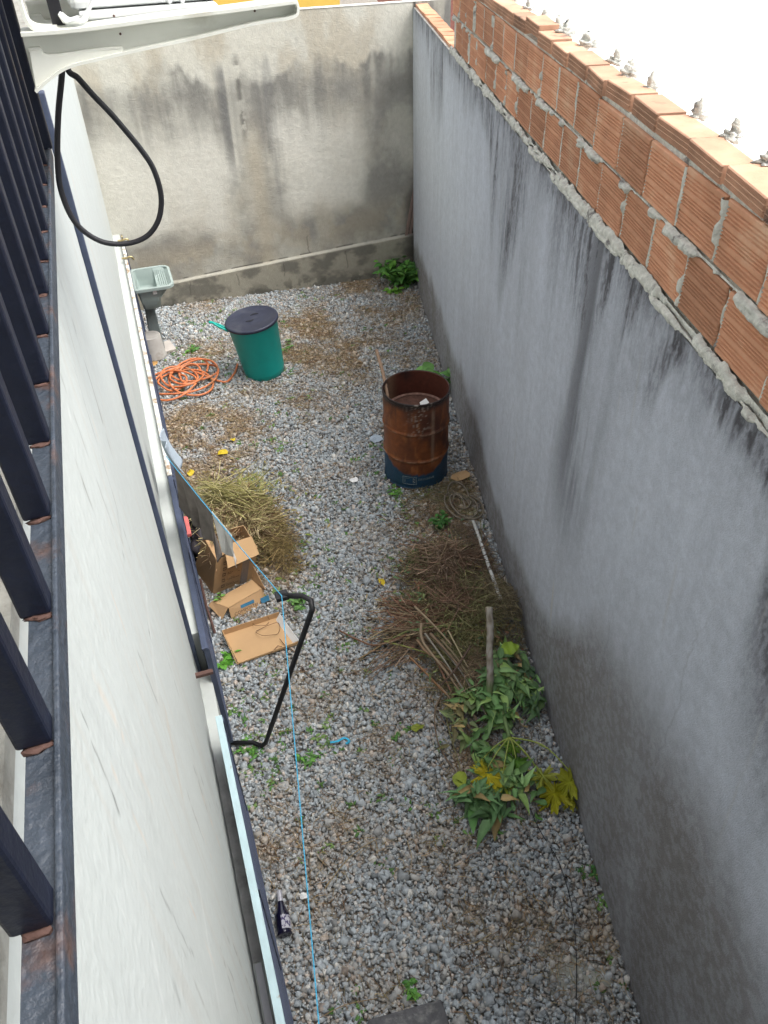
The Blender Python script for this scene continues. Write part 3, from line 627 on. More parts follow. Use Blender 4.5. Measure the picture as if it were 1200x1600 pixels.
def bracket(dy, label):
    b = thing('wall_bracket', label, 'bracket', np.array(AY(45, 100, YB))+[0, dy, 0], 'air conditioner brackets')
    d = np.array([0, dy, 0])
    poly = np.concatenate([up, lo[::-1]]); n = len(poly)
    V = np.concatenate([poly*[1, 0, 1]+[0, YB+.012+dy, 0], poly*[1, 0, 1]+[0, YB+.016+dy, 0]])
    mesh_obj('web', V, [tuple(range(n))[::-1], tuple(range(n, 2*n))]+[(i, (i+1) % n, n+(i+1) % n, n+i) for i in range(n)], M['cream'], b)
    v1 = ribbon(lo, YB-.012+dy, YB+.024+dy, .005); v2 = ribbon(up, YB-.018+dy, YB+.044+dy, .006); v3 = ribbon(lo2+[0, 0, 0], YB+.0+dy, YB+.0115+dy, .004)
    mesh_obj('flange', *merge(v1, v2), M['cream'], b); mesh_obj('rib', *v3, M['cream'], b)
    # gusset between the curved edge and the rib
    gp = np.concatenate([smooth_path([AY(*p, YB) for p in ((46, 80), (62, 78), (76, 88), (150, 80), (190, 77))], 3), smooth_path([AY(*p, YB) for p in ((190, 82), (150, 92), (105, 104), (75, 124), (57, 140))], 3)]); n = len(gp)
    V = np.concatenate([gp*[1, 0, 1]+[0, YB-.002+dy, 0], gp*[1, 0, 1]+[0, YB+.002+dy, 0]])
    mesh_obj('gusset', V, [tuple(range(n))[::-1], tuple(range(n, 2*n))]+[(i, (i+1) % n, n+(i+1) % n, n+i) for i in range(n)], M['cream'], b)
    upr = smooth_path([AY(*p, YB) for p in ((20, -40), (30, 0), (42, 34), (60, 46), (90, 46))], 5)
    mesh_obj('upright', *ribbon(upr, YB-.01+dy, YB+.05+dy, .006), M['cream'], b)
    for sx, sy in ((188, 53), (398, 17), (178, 25)):
        q = AY(sx, sy, YB+.011); mesh_obj('screw', *blob(q+d, .0022, 1, 8, .1, (1, .5, 1)), M['rustrod'], b)
    return b
bracket(0, 'cream wall bracket with curved lower edge nearest the camera, holding the air conditioner')
bracket(.42, 'second cream wall bracket farther along the wall, behind the nearer one')
ac = thing('air_conditioner', 'white outdoor air conditioning unit resting on the brackets at top left', 'air conditioner', AY(220, 5, 1.82))
q0 = AY(92, 20, 1.83); q1 = AY(362, 14, 1.83)
zb = AY(230, 14, 1.83)[2]
mesh_obj('casing', *box(q0[0]+.02, q1[0]-.01, 1.83, 2.50, zb+.006, zb+.55), M['white'], ac, bevel=.012)
mesh_obj('base_tray', *box(q0[0]+.035, q1[0]-.03, 1.80, 2.52, zb-.008, zb+.004), M['white'], ac, bevel=.003)
for sx in (265, 285): mesh_obj('rivet', *blob(AY(sx, 2, 1.828), .004, 3, 10, .0, (1, .6, 1)), M['white'], ac, smooth=True)
ft = AY(118, 36, 1.77)
pr = [(.0, -.012), (.017, -.012), (.018, -.004), (.015, 0), (.022, .002), (.027, .010), (.026, .012), (.019, .006), (0, .006)]
foot = thing('mounting_foot', 'broken white rubber foot with ragged rim on the nearer bracket', 'rubber foot', ft-[0, 0, .012])
V, Fc = lathe(pr, ft, 28); V = np.array(V)
for i in range(5*28, 7*28):
    k = i % 28; V[i, 2] += .0025*math.sin(k*1.3)+.006*math.sin(k*.45+2)
mesh_obj('cup', V, Fc, M['white'], foot, smooth=True)
fl = [ft+np.array(q) for q in ((.010, .01, .004), (.022, .012, .010), (.030, .012, .020), (.040, .014, .034), (.046, .018, .05))]
mesh_obj('torn_flap', *tube(fl, [.010, .012, .009, .007, .004], 8, .35), M['white'], foot, smooth=True)
st = AY(90, 34, 1.79)
tag(mesh_obj('strap', *box(st[0]-.010, st[0]+.012, 1.785, 1.790, st[2]-.01, st[2]+.2), M['rubber'], loc=st, bevel=.001), 'black strap hanging beside the white foot under the air conditioner', 'strap')
cb = smooth_path([AY(*p, 1.805) for p in ((96, 40), (97, 110), (91, 180), (90, 250), (96, 300), (118, 348), (155, 376), (195, 381), (228, 370), (247, 345), (252, 310), (243, 272), (225, 240), (180, 185), (145, 148), (122, 122), (106, 108), (100, 60))], 8)
tag(mesh_obj('hanging_cable', *tube(cb, .0058, 10), M['rubber'], loc=cb[0], smooth=True), 'thick black cable hanging in a long loop under the bracket', 'cable')

# ---------------------------------------------------------------- sink with taps
def sink():
    SX0, SX1, SY0, SY1, ZT = -.115, .315, 8.42, 9.02, .86
    t = thing('laundry_sink', 'grey-green laundry sink with ribbed washboard on a leg by the left wall', 'sink', (.02, 8.75, 0))
    def rr(x0, x1, y0, y1, r, n=10):       # rounded on the yard side, tighter on the wall side
        out = []
        for cx, cy, a0, rad in ((x1-r, y1-r, 0, r), (x0+.03, y1-.03, 90, .03), (x0+.03, y0+.03, 180, .03), (x1-r, y0+r, 270, r)):
            for i in range(n): a = math.radians(a0+90*i/(n-1)); out.append((cx+rad*math.cos(a), cy+rad*math.sin(a)))
        return out
    loops = [(rr(SX0+.032, SX1-.032, SY0+.032, SY1-.032, .07), ZT-.012), (rr(SX0+.026, SX1-.026, SY0+.026, SY1-.026, .075), ZT), (rr(SX0+.004, SX1-.004, SY0+.004, SY1-.004, .1), ZT), (rr(SX0, SX1, SY0, SY1, .1), ZT-.006), (rr(SX0, SX1, SY0, SY1, .1), ZT-.035),
             (rr(SX0+.02, SX1-.02, SY0+.02, SY1-.02, .09), ZT-.037)]
    V = []; n = len(loops[0][0])
    for l, z in loops: V += [(x, y, z) for x, y in l]
    Fc = [(i*n+k, i*n+(k+1) % n, (i+1)*n+(k+1) % n, (i+1)*n+k) for i in range(len(loops)-1) for k in range(n)]
    mesh_obj('rim', V, Fc, M['sink'], t, smooth=False)
    # outside of the bowl
    loops = [(rr(SX0+.02, SX1-.03, SY0+.03, SY1-.03, .09), ZT-.036), (rr(SX0+.03, SX1-.06, SY0+.04, SY1-.04, .09), ZT-.06), (rr(SX0+.05, SX1-.17, SY0+.06, SY1-.06, .06), ZT-.17), (rr(SX0+.06, SX1-.18, SY0+.07, SY1-.07, .06), ZT-.26), (rr(SX0+.10, SX1-.22, SY0+.12, SY1-.12, .04), ZT-.285)]
    V = []
    for l, z in loops: V += [(x, y, z) for x, y in l]
    Fc = [(i*n+k, i*n+(k+1) % n, (i+1)*n+(k+1) % n, (i+1)*n+k) for i in range(len(loops)-1) for k in range(n)]; Fc.append(tuple(range((len(loops)-1)*n, len(loops)*n)))
    mesh_obj('bowl_outside', V, Fc, M['sink'], t, smooth=True)
    nx, ny = 90, 60; xs = np.linspace(SX0+.03, SX1-.03, nx); ys = np.linspace(SY0+.03, SY1-.03, ny); X, Yy = np.meshgrid(xs, ys, indexing='ij')
    wb = .15
    edge = sst(0, .03, X-xs[0])*sst(0, .03, xs[-1]-X)*sst(0, .04, Yy-ys[0])*sst(0, .04, ys[-1]-Yy)
    bowl = ZT-.21*sst(0, .03, wb-X)
    slope = ZT-.03-.075*np.clip((xs[-1]-X)/(xs[-1]-wb), 0, 1)+.006*np.sin((X-wb)*2*math.pi/.021)
    Zz = np.where(X < wb, np.minimum(bowl, ZT-.1), slope); Zz = (ZT-.012)*(1-edge)+Zz*edge
    mesh_obj('washboard_and_basin', np.stack([X, Yy, Zz], -1), grid_faces(nx, ny), M['sink'], t, smooth=True)
    mesh_obj('leg', *hexa([(-.07, 8.62, 0), (.075, 8.62, 0), (.075, 8.86, 0), (-.07, 8.86, 0)], [(-.045, 8.64, ZT-.27), (.055, 8.64, ZT-.27), (.055, 8.84, ZT-.27), (-.045, 8.84, ZT-.27)]), M['sinkleg'], t, bevel=.01)
    mesh_obj('sticker', [(.075, SY0+.018, ZT-.045), (.115, SY0+.018, ZT-.045), (.118, SY0+.030, ZT-.085), (.078, SY0+.030, ZT-.085)], [(0, 1, 2, 3)], M['paper'], t, solid=.002)
sink()
for (px, py, z, lab) in ((186, 396, 1.18, 'brass tap on the left wall above the laundry sink, higher of the two'), (187, 412, 1.02, 'white-handled tap just above the rim of the laundry sink, lower of the two')):
    c0 = np.array([-.165, 9.05 if z > 1.1 else 8.95, z]); t = thing('tap', lab, 'tap', c0)
    mesh_obj('spout', *tube(smooth_path([c0, c0+[.05, 0, 0], c0+[.10, 0, .005], c0+[.125, 0, -.03]], 5), .011, 10), M['brass'], t, smooth=True)
    mesh_obj('handle', *merge(tube([c0+[.055, -.03, .045], c0+[.055, .03, .045]], .008, 8), tube([c0+[.055, 0, 0], c0+[.055, 0, .045]], .007, 8)), M['paper'] if z < 1.1 else M['brass'], t, smooth=True)

# upturned bucket, tile, plate
bc = G(243, 560); bc[2] = .02
t = thing('upturned_bucket', 'grey upturned plastic bucket in front of the sink leg', 'bucket', bc)
mesh_obj('body', *lathe([(0, .27), (.095, .27), (.108, .272), (.112, .266), (.128, .04), (.136, .03), (.136, .012), (.13, 0)], bc, 40), M['bucket'], t, smooth=True)
mesh_obj('base_ring', *lathe([(.07, .2715), (.074, .2745), (.078, .2715)], bc, 40), M['bucket'], t, smooth=True)
q = G(262, 546)
tag(mesh_obj('tile_piece', rotz(box(q[0]-.10, q[0]+.07, q[1]-.13, q[1]+.12, .03, .05)[0], q, .2), box(0, 1, 0, 1, 0, 1)[1], M['tile'], loc=q, bevel=.003), 'pale square tile lying beside the upturned bucket', 'tile')
q = G(236, 571); tag(mesh_obj('ochre_lid', *lathe([(0, .035), (.075, .035), (.08, .03), (.075, .022)], q, 24), M['ochre'], loc=q), 'ochre round lid poking out from under the bucket', 'lid')

# orange hose
hc = G(288, 600)
pts = []; tt = 0
for i in range(120):
    a = i*.42; R1 = .20+.09*math.sin(i*.131+.6)+.04*math.sin(i*.73); 
    cx = hc[0]+.13*math.sin(i*.183); cy = hc[1]+.07*math.cos(i*.161)
    pts.append((cx+R1*1.05*math.cos(a), cy+R1*1.15*math.sin(a), .045+.03*(1+math.sin(i*.9))*.5+.0003*i))
endp = G(372, 574); mid = G(350, 602)
pts += [tuple(mid+[0, 0, .04]), tuple(G(366, 590)+[0, 0, .04]), tuple(endp+[0, 0, .04])]
tag(mesh_obj('garden_hose', *tube(smooth_path(pts, 4), .0115, 8), M['orange'], loc=hc, smooth=True), 'orange garden hose coiled in tangled loops on the gravel near the bin', 'hose')

# green bin
bb = np.array([1.06, 7.74, .01]); bt = np.array([.99, 7.73, .655]); ax = bt-bb; hgt = float(np.linalg.norm(ax)); ax /= hgt
t = thing('waste_bin', 'teal green plastic bin with dark blue lid standing on the gravel', 'bin', bb)
mesh_obj('body', *cap(lathe([(.0, .0), (.195, .0), (.212, .012), (.222, .08), (.262, hgt-.03), (.270, hgt-.02), (.270, hgt-.005)], bb, 64, ax), 64, False), M['green'], t, smooth=True)
cap_c = bb+ax*hgt
lid = mesh_obj('lid', *lathe([(.279, -.022), (.283, -.014), (.283, .002), (.276, .010), (.262, .013), (.258, .009), (.10, .016), (0, .020)], cap_c, 64, ax), M['navy'], t, smooth=True)
def disc_pt(u, v, h): 
    U = np.array([1, 0, 0])-ax*ax[0]; U /= np.linalg.norm(U); Wv = np.cross(ax, U); return cap_c+U*u+Wv*v+ax*h
M['pit'] = mat('lid_slot', (.006, .007, .012), .7, 0)
for (u0, v0, L_) in ((-.025, -.045, .055), (.045, .045, .055)):
    P = [disc_pt(u0+L_*math.cos(a)*.8, v0+.030*math.sin(a), .0165) for a in np.linspace(math.pi, 2*math.pi, 9)] if u0 < 0 else [disc_pt(u0+L_*math.cos(a)*.8, v0+.030*math.sin(a), .0165) for a in np.linspace(0, math.pi, 9)]
    mesh_obj('grip_slot', *merge((P, [tuple(range(9))])), M['pit'], lid, solid=.006)
hd = [disc_pt(*q) for q in ((-.265, -.03, -.05), (-.30, -.015, -.02), (-.36, .02, .02), (-.395, .05, .05), (-.42, .065, .05), (-.415, .095, .045), (-.37, .085, .02), (-.31, .04, -.01), (-.265, .03, -.05))]
mesh_obj('handle', *tube(smooth_path(hd, 4), .011, 8), M['turq'], t, smooth=True)

# ---------------------------------------------------------------- rusty drum
dc = np.array([2.06, 5.60, .01]); DR, DH = .283, .885
dt = G(650, 607, DH); dc[:2] = dt[:2]
t = thing('oil_drum', 'rusty open oil drum with faded blue paint and printing at its foot', 'drum', dc)
zz = np.linspace(0, DH, 110); prof = []
for z_ in zz:
    r = DR+.011*math.exp(-((z_-DH*.345)/.013)**2)+.011*math.exp(-((z_-DH*.66)/.013)**2)
    if z_ > DH-.02: r += .006
    if z_ < .02: r += .006
    if abs(z_-.03) < .012: r -= .003
    prof.append((r, z_))
prof += [(DR+.004, DH+.004), (DR-.002, DH+.005), (DR-.006, DH)]+[(DR-.006+.011*math.exp(-((z_-DH*.66)/.013)**2), z_) for z_ in np.linspace(DH-.01, .6, 30)]
n = 120; V, Fc = lathe(prof, dc, n); V = np.array(V)
ang = np.tile(np.arange(n)*2*math.pi/n, len(prof)); hz = V[:, 2]-dc[2]; inner = np.repeat(np.arange(len(prof)) > 111, n)
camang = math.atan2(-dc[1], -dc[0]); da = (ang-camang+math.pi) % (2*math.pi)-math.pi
nz1 = fbm(np.cos(ang)*2+7, np.sin(ang)*2+hz*3, 5); nz2 = fbm(da*9+40, hz*9, 4); nz3 = fbm(da*14+20, hz*2.2+3, 4)
rust = mixc((.21, .062, .018), (.085, .027, .014), sst(.32, .68, nz1)); rust = mixc(rust, (.30, .11, .035), .5*sst(.55, .75, nz2))
rust = mixc(rust, (.07, .03, .02), .6*sst(.5, .7, nz3)*sst(.35, .8, hz))
edge = .165+.12*sst(.35, 1.3, np.abs(da-.05))+.05*(nz2-.5)+.03*(nz3-.5)
bl2 = 1-sst(-.012, .02, hz-edge)
c = mixc(rust, mixc((.010, .055, .125), (.02, .06, .09), nz1), bl2)
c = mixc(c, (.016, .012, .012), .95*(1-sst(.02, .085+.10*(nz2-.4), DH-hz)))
c = mixc(c, (.33, .22, .15), .65*np.exp(-((da-.53-.02*(nz2-.5))/.045)**2)*sst(.2, .35, hz)*(1-sst(.78, .84, hz)))  # upright streak of shine painted into the shell colour
c = mixc(c, (.38, .26, .18), .5*(np.exp(-((hz-DH*.345)/.006)**2)+np.exp(-((hz-DH*.66)/.006)**2))*sst(.4, .6, nz3+.05))
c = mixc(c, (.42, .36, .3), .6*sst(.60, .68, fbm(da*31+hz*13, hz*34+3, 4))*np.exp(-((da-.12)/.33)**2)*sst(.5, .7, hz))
c = mixc(c, (.14, .06, .03), .8*(1-sst(.008, .02, hz)))
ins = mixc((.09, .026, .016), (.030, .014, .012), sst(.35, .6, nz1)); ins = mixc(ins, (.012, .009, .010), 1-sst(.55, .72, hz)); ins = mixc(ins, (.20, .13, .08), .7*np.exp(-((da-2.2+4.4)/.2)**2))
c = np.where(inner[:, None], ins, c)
M['drum'] = mat('rusty_drum', attr=True, rough=.55, var=.25, scale=22, bump=.25, bscale=70, spec=.4)
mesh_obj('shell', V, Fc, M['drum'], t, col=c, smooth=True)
mesh_obj('ash_filling', *cap(lathe([(DR-.006, .665), (DR-.03, .655), (.1, .65), (.004, .655)], dc, 40), 40), M['ash'], t, smooth=True)
mesh_obj('ash_ring', *lathe([(DR-.0075, .662), (DR-.02, .675), (DR-.035, .663)], dc, 48), mat('pale_ash', (.24, .14, .11), .95, .5, 25), t, smooth=True)
def on_drum(a, z_, r=DR+.0015): return dc+np.array([math.cos(camang+a)*r, math.sin(camang+a)*r, z_])
M['drumprint'] = mat('worn_drum_print', (.22, .27, .28), .7, .5, 80)
pr = []
def dstroke(a0, z0, a1, z1, w_):
    k = 8; P = [on_drum(a0+(a1-a0)*i/k, z0+(z1-z0)*i/k) for i in range(k+1)]; pr.append(tube(P, w_, 5))
x0, x1, za, zb_ = -.42, .015, .065, .145
for q in ((x0, za, x1, za), (x0, zb_, x1, zb_), (x0, za, x0, zb_), (x1, za, x1, zb_)): dstroke(*q, .0018)
for k in range(4): dstroke(x0+.03, .128-.015*k, x0+.03+(.18 if k == 0 else .07), .128-.015*k, .0009)
for q in ((-.09, .08, -.09, .135), (-.03, .08, -.03, .135), (-.09, .135, -.03, .11), (-.09, .105, -.03, .08)): dstroke(*q, .0022)
for k in range(15): 
    a0 = .07+.036*k; dstroke(a0, .115+rnd.uniform(-.008, .0), a0+.022*rnd.uniform(.3, 1), .131+rnd.uniform(-.004, .004), .0013); dstroke(a0, .110, a0+.018, .110, .0008)
mesh_obj('printing', *merge(*pr), M['drumprint'], t)
sp0 = G(606, 622, .80); sp1 = G(588, 547, 1.02)
tag(mesh_obj('wooden_stick', *tube(smooth_path([sp0, (sp0+sp1)/2+[.01, 0, 0], sp1], 5), [.015]*11, 8), M['wood'], loc=sp0, smooth=True), 'thin brown wooden stick leaning out of the rusty drum', 'stick')
q = dc+[.02, -.10, .60]; q = G(663, 634, .70)
tag(mesh_obj('paper_scrap', [q+[-.035, -.02, 0], q+[.04, -.01, .03], q+[.03, .04, .045], q+[-.03, .035, .02]], [(0, 1, 2, 3)], M['paper'], loc=q, solid=.002), 'scrap of white paper lying inside the rusty drum', 'paper')

# ---------------------------------------------------------------- leaning planks in the corner
for i, (dx, lab, ln) in enumerate(((0, 'narrow weathered plank leaning in the far corner, left of two', 1.15), (.065, 'narrow weathered plank leaning in the far corner, right of two', 1.16))):
    b0 = np.array([3.26+dx, 9.60, .0]); t1 = np.array([3.49+dx*.6, 9.615, 1.14])
    P0 = [b0+[-.018, -.012, 0], b0+[.018, -.012, 0], b0+[.018, .012, 0], b0+[-.018, .012, 0]]; P1 = [q-b0+t1 for q in P0]
    tag(mesh_obj('plank', *hexa(P0, P1), M['plank'], loc=b0, bevel=.002), lab, 'plank', 'planks leaning in the corner')

# ---------------------------------------------------------------- plants
def plant(name, lab, cat, c, n, h, spread, ls, cols, wr=.5, stem=True, droop=.35, seed=1, group=None):
    rg = np.random.default_rng(seed); c = np.asarray(c, float); t = thing(name, lab, cat, c, group)
    B, D, L_, C_ = [], [], [], []; SP = []
    ns_ = max(3, n//9)
    for i in range(ns_):
        a = rg.uniform(0, 6.28); r = spread*math.sqrt(rg.uniform(.05, 1)); tip = c+[math.cos(a)*r, math.sin(a)*r, h*rg.uniform(.4, 1)]
        P = smooth_path([c+[rg.normal(0, .02), rg.normal(0, .02), 0], c+(tip-c)*.5+[0, 0, h*.12], tip], 4); SP.append(P[:9])
        m = n//ns_
        for j in range(m):
            f = rg.uniform(.25, 1); p = P[int(f*(len(P)-1))]; aa = rg.uniform(0, 6.28)
            B.append(p); D.append((math.cos(aa), math.sin(aa), rg.uniform(-.2, .6))); L_.append(ls*rg.uniform(.6, 1.2)); C_.append(np.array(cols[rg.integers(len(cols))])*rg.uniform(.8, 1.2))
    L_ = np.array(L_); V, Fq, C = leaves(B, D, L_, L_*wr, np.array(C_), droop=droop, rg=rg)
    V[:, 2] = np.maximum(V[:, 2], .012)
    V, F2, C2 = V, Fq, C
    mesh_obj('foliage', V, F2, M['leaf'], t, col=C2)
    if stem:
        V, Fq, C = strands(np.array(SP), .0035, (.10, .13, .04)); mesh_obj('stems', V, Fq, M['straw'], t, col=C)
    return t
GR = [(.08, .21, .04), (.055, .16, .03), (.11, .27, .04)]
DG = [(.045, .13, .03), (.06, .16, .04)]
plant('corner_shrub', 'leafy bright green bush growing in the far corner below the planks', 'bush', G(626, 448), 210, .33, .34, .12, GR, seed=3)
plant('corner_shrub', 'darker green bush right of the corner planks against the grey wall', 'bush', G(650, 440)-[.03, 0, 0], 90, .30, .20, .11, DG, seed=4)
plant('young_plant', 'small lime-green seedling in front of the bush in the far corner', 'plant', G(612, 458), 30, .10, .12, .09, [(.14, .32, .04)], seed=5)
plant('broad_leaf_plant', 'broad-leaved green plant standing behind the rusty drum', 'plant', G(688, 612), 44, .38, .28, .15, [(.14, .30, .08), (.10, .24, .06)], wr=.75, seed=6)
plant('weed_clump', 'upright dark green weed clump on the litter below the drum', 'weed', G(690, 826), 90, .15, .10, .05, [(.035, .12, .02), (.05, .15, .03)], seed=7)
plant('weed_clump', 'green weed sprouting at the foot of the rusty drum, left one', 'weed', G(624, 772), 50, .06, .10, .045, GR, seed=8)
plant('weed_clump', 'green weed touching the middle of the drum base', 'weed', G(655, 756), 26, .06, .09, .055, GR, seed=9)
plant('weed_clump', 'green weeds growing against the cardboard tray near the wall', 'weed', G(357, 1036), 80, .06, .09, .05, [(.07, .22, .02), (.10, .29, .03)], seed=10)
plant('weed_clump', 'pale green weed between the hanging bracket and the waste heap', 'weed', G(465, 948), 70, .09, .11, .045, [(.12, .25, .06), (.09, .2, .05)], seed=11)
plant('weed_clump', 'green weeds tangled round the foot of the black bar', 'weed', G(393, 1175), 90, .05, .13, .035, GR, seed=12)
plant('weed_clump', 'small green weed beside the blue cord in the middle of the yard', 'weed', G(478, 1190), 30, .05, .06, .035, GR, seed=13)
plant('weed_clump', 'green seedling on the bare strip at the bottom edge of the yard', 'weed', G(640, 1552), 34, .05, .05, .04, GR, seed=14)
plant('weed_clump', 'leafy weed by the teal bin, right beside its base', 'weed', G(446, 545), 40, .07, .14, .05, [(.10, .2, .05)], seed=15)
plant('weed_clump', 'bright weed between the sink and the teal bin', 'weed', G(300, 552), 60, .06, .15, .05, GR, seed=16)
plant('seedling', 'small green leafy sprig standing on the folded cardboard box', 'seedling', G(345, 940, .06), 9, .10, .04, .05, [(.13, .28, .05)], wr=.6, seed=17)
plant('weed_clump', 'green weeds spread in front of the brush pile on its top side', 'weed', G(660, 885), 60, .07, .16, .05, [(.07, .15, .05)], seed=18)
plant('weed_clump', 'dark weed clump against the foot of the right wall at lower right', 'weed', G(922, 1365), 40, .05, .07, .035, DG, seed=19)

# ---------------------------------------------------------------- left waste heap
def heap(ctr, n, rx, ry, h, cols, lens, r, dirs=None, seed=0, k=6, curve=.3, zlift=1.):
    rg = np.random.default_rng(seed); a = rg.uniform(0, 6.28, n); rr = np.sqrt(rg.random(n))*.85*(1+.28*np.sin(a*3+seed)+.16*np.sin(a*5+seed*2)); far_ = rg.random(n) > .93; rr = np.where(far_, rr*rg.uniform(1, 1.5, n), rr)
    x = ctr[0]+rr*rx*np.cos(a); y = ctr[1]+rr*ry*np.sin(a); z = .02+h*np.clip(1-rr**2, 0, 1)*rg.random(n)**.5*(.55+.9*fbm(x*6+seed, y*6, 3))
    th = rg.uniform(0, 6.28, n) if dirs is None else rg.normal(dirs[0], dirs[1], n)
    ln = rg.uniform(lens[0], lens[1], n); ph = rg.normal(0, .22*zlift, n); b = rg.normal(0, curve, n); b2 = rg.normal(0, curve*.4, n)
    t = np.linspace(-.5, .5, k)[None]; D = np.stack([np.cos(th)*np.cos(ph), np.sin(th)*np.cos(ph), np.sin(ph)], 1); S_ = np.stack([-np.sin(th), np.cos(th), 0*th], 1)
    P = np.stack([x, y, z], 1)[:, None]+D[:, None]*(t*ln[:, None])[..., None]+S_[:, None]*(b[:, None]*ln[:, None]*(t*t*2+np.sin(t*9+a[:, None])*.12))[..., None]
    P[..., 2] += b2[:, None]*ln[:, None]*t*t; P[..., 2] = np.maximum(P[..., 2], .024+.012*rg.random((n, 1)))
    cl = np.clip(((fbm(x*9+seed, y*9, 3)-.3)*len(cols)*2.5+rg.normal(0, .9, n)), 0, len(cols)-1).astype(int); cols = np.array(cols)[cl]*rg.uniform(.55, 1.5, (n, 1))
    return strands(P, rg.uniform(r[0], r[1], n), cols)
hcn = G(385, 820)
hay = [(.26, .17, .10), (.42, .31, .17), (.54, .44, .26), (.22, .14, .085), (.38, .33, .16)]
bxf = heap((.14, 4.75), 260, .15, .16, .16, hay, (.06, .22), (.0018, .0038), seed=26, curve=.6, zlift=2); bxf[0][:, 2] += .24
parts = [bxf, heap((.36, 5.08), 1400, .27, .38, .38, hay, (.08, .4), (.0018, .0048), seed=21, curve=.55, zlift=1.6),
         heap((.24, 5.25), 420, .24, .30, .46, [(.46, .42, .19), (.52, .46, .25), (.36, .34, .14)], (.3, .65), (.003, .006), (2.5, .6), seed=22, curve=.25),
         heap((.55, 4.95), 1300, .16, .45, .20, [(.30, .22, .10), (.38, .31, .13), (.2, .14, .08)], (.06, .24), (.0013, .003), seed=23, curve=.6),
         heap((.22, 5.0), 500, .22, .25, .38, hay, (.06, .25), (.0015, .003), seed=24, curve=.6),
         heap((.48, 5.5), 90, .22, .3, .22, [(.44, .42, .18), (.36, .36, .12)], (.25, .5), (.002, .004), (1.2, .5), seed=25)]
rg = np.random.default_rng(5); n = 420
B = np.stack([rg.normal(.42, .22, n), rg.normal(5.35, .36, n), .28*np.ones(n)], 1); B[:, 2] = .04+.3*np.exp(-((B[:, 0]-.4)**2/.08+(B[:, 1]-5.3)**2/.2))*rg.random(n)
B = B[(B[:, 0] > -.02)]; n = len(B)
D = np.stack([np.cos(rg.uniform(0, 6.28, n)), np.sin(rg.uniform(0, 6.28, n)), rg.uniform(-.3, .5, n)], 1)
lv = leaves(B, D, rg.uniform(.03, .07, n), rg.uniform(.012, .025, n), np.array([(.20, .17, .06), (.16, .20, .05), (.28, .22, .10)])[rg.integers(0, 3, n)], rg=rg)
V, Fq, C = cat3(*parts, lv)
tag(kind(mesh_obj('dry_weed_heap', V, Fq, M['straw'], col=C), 'stuff'), 'heap of pulled yellowing weeds and straw piled behind the cardboard boxes', 'weed heap')
q = G(300, 815)
t = thing('black_rubbish_bag', 'black bag of rubbish squeezed between the wall and the weed heap', 'bag', (.0, 5.25, 0))
mesh_obj('bag', *merge(blob((.01, 5.25, .12), .13, 5, 16, .3, (.8, 1.7, 1)), blob((.0, 5.0, .1), .11, 8, 14, .4, (.8, 1.4, 1))), M['darkbag'], t, smooth=True)
q = G(293, 825, .45)
tag(mesh_obj('pink_bar', *hexa([q+[-.02, -.11, 0], q+[.02, -.11, 0], q+[.02, .10, .01], q+[-.02, .10, .01]], [q+[-.02, -.11, .03], q+[.02, -.11, .03], q+[.02, .10, .04], q+[-.02, .10, .04]]), M['pink'], loc=q, bevel=.004), 'pinkish red plastic bar resting on the black bag next to the wall', 'plastic bar')

# ---------------------------------------------------------------- cardboard
def panel(quads):
    V, Fc = [], []
    for q in quads: n = len(V); V += [np.asarray(p, float) for p in q]; Fc.append(tuple(range(n, n+len(q))))
    return np.array(V), Fc
A0, B0, C0 = G(333, 928, .02), G(394, 905, .02), G(304, 889, .02)
D0 = B0+C0-A0
A1, B1, C1 = G(338, 874, .36), G(402, 856, .36), G(318, 838, .38); D1 = B1+C1-A1
t = thing('cardboard_box', 'tall open cardboard box with printed side and folded flap, stuffed with weeds', 'cardboard box', A0)
mesh_obj('carton', *panel([(A0, B0, B1, A1), (C0, A0, A1, C1), (B0, D0, D1, B1), (D0, C0, C1, D1), (A0+[0, 0, .003], B0+[0, 0, .003], D0+[0, 0, .003], C0+[0, 0, .003])]), M['card'], t, solid=.005)
F0, F1, F2, F3 = G(350, 852, .47), G(393, 838, .47), G(405, 866, .37), G(356, 888, .36)
mesh_obj('flap', *panel([(F0, F1, F2, F3)]), M['card2'], t, solid=.005)
mesh_obj('flap', *panel([(C1, A1, A1+[.10, .12, -.06], C1+[.10, .08, -.05])]), M['card'], t, solid=.005)
nrm = np.cross(B0-A0, A1-A0); nrm /= np.linalg.norm(nrm)
def onface(a, b, e=.010): return A0+(B0-A0)*a+(A1-A0)*b+(B1-B0-A1+A0)*a*b+nrm*e
if nrm[1] > 0: nrm = -nrm
mesh_obj('tape_strip', *panel([(onface(.66, .02), onface(.84, .02), onface(.84, .98), onface(.66, .98))]), M['tape'], t, solid=.001)
pq = []
for k in range(5):
    b = .12+.17*k
    pq.append((onface(.18, b), onface(.26, b), onface(.26, b+.018), onface(.18, b+.018))); pq.append((onface(.18, b+.065), onface(.26, b+.065), onface(.26, b+.085), onface(.18, b+.085))); pq.append((onface(.18, b), onface(.19, b), onface(.19, b+.08), onface(.18, b+.08))); pq.append((onface(.25, b), onface(.26, b), onface(.26, b+.08), onface(.25, b+.08)))
    for m_ in range(7): a = .31+.045*m_; pq.append((onface(a, b+.02), onface(a+.033, b+.02), onface(a+.033, b+.035), onface(a, b+.035)))
    for m_ in range(4): a = .31+.05*m_; pq.append((onface(a, b+.06), onface(a+.035, b+.06), onface(a+.035, b+.072), onface(a, b+.072)))
nr_ = len(pq)//5
for k in range(5): mesh_obj('printed_line', *panel(pq[k*nr_:(k+1)*nr_]), M['print'], t)

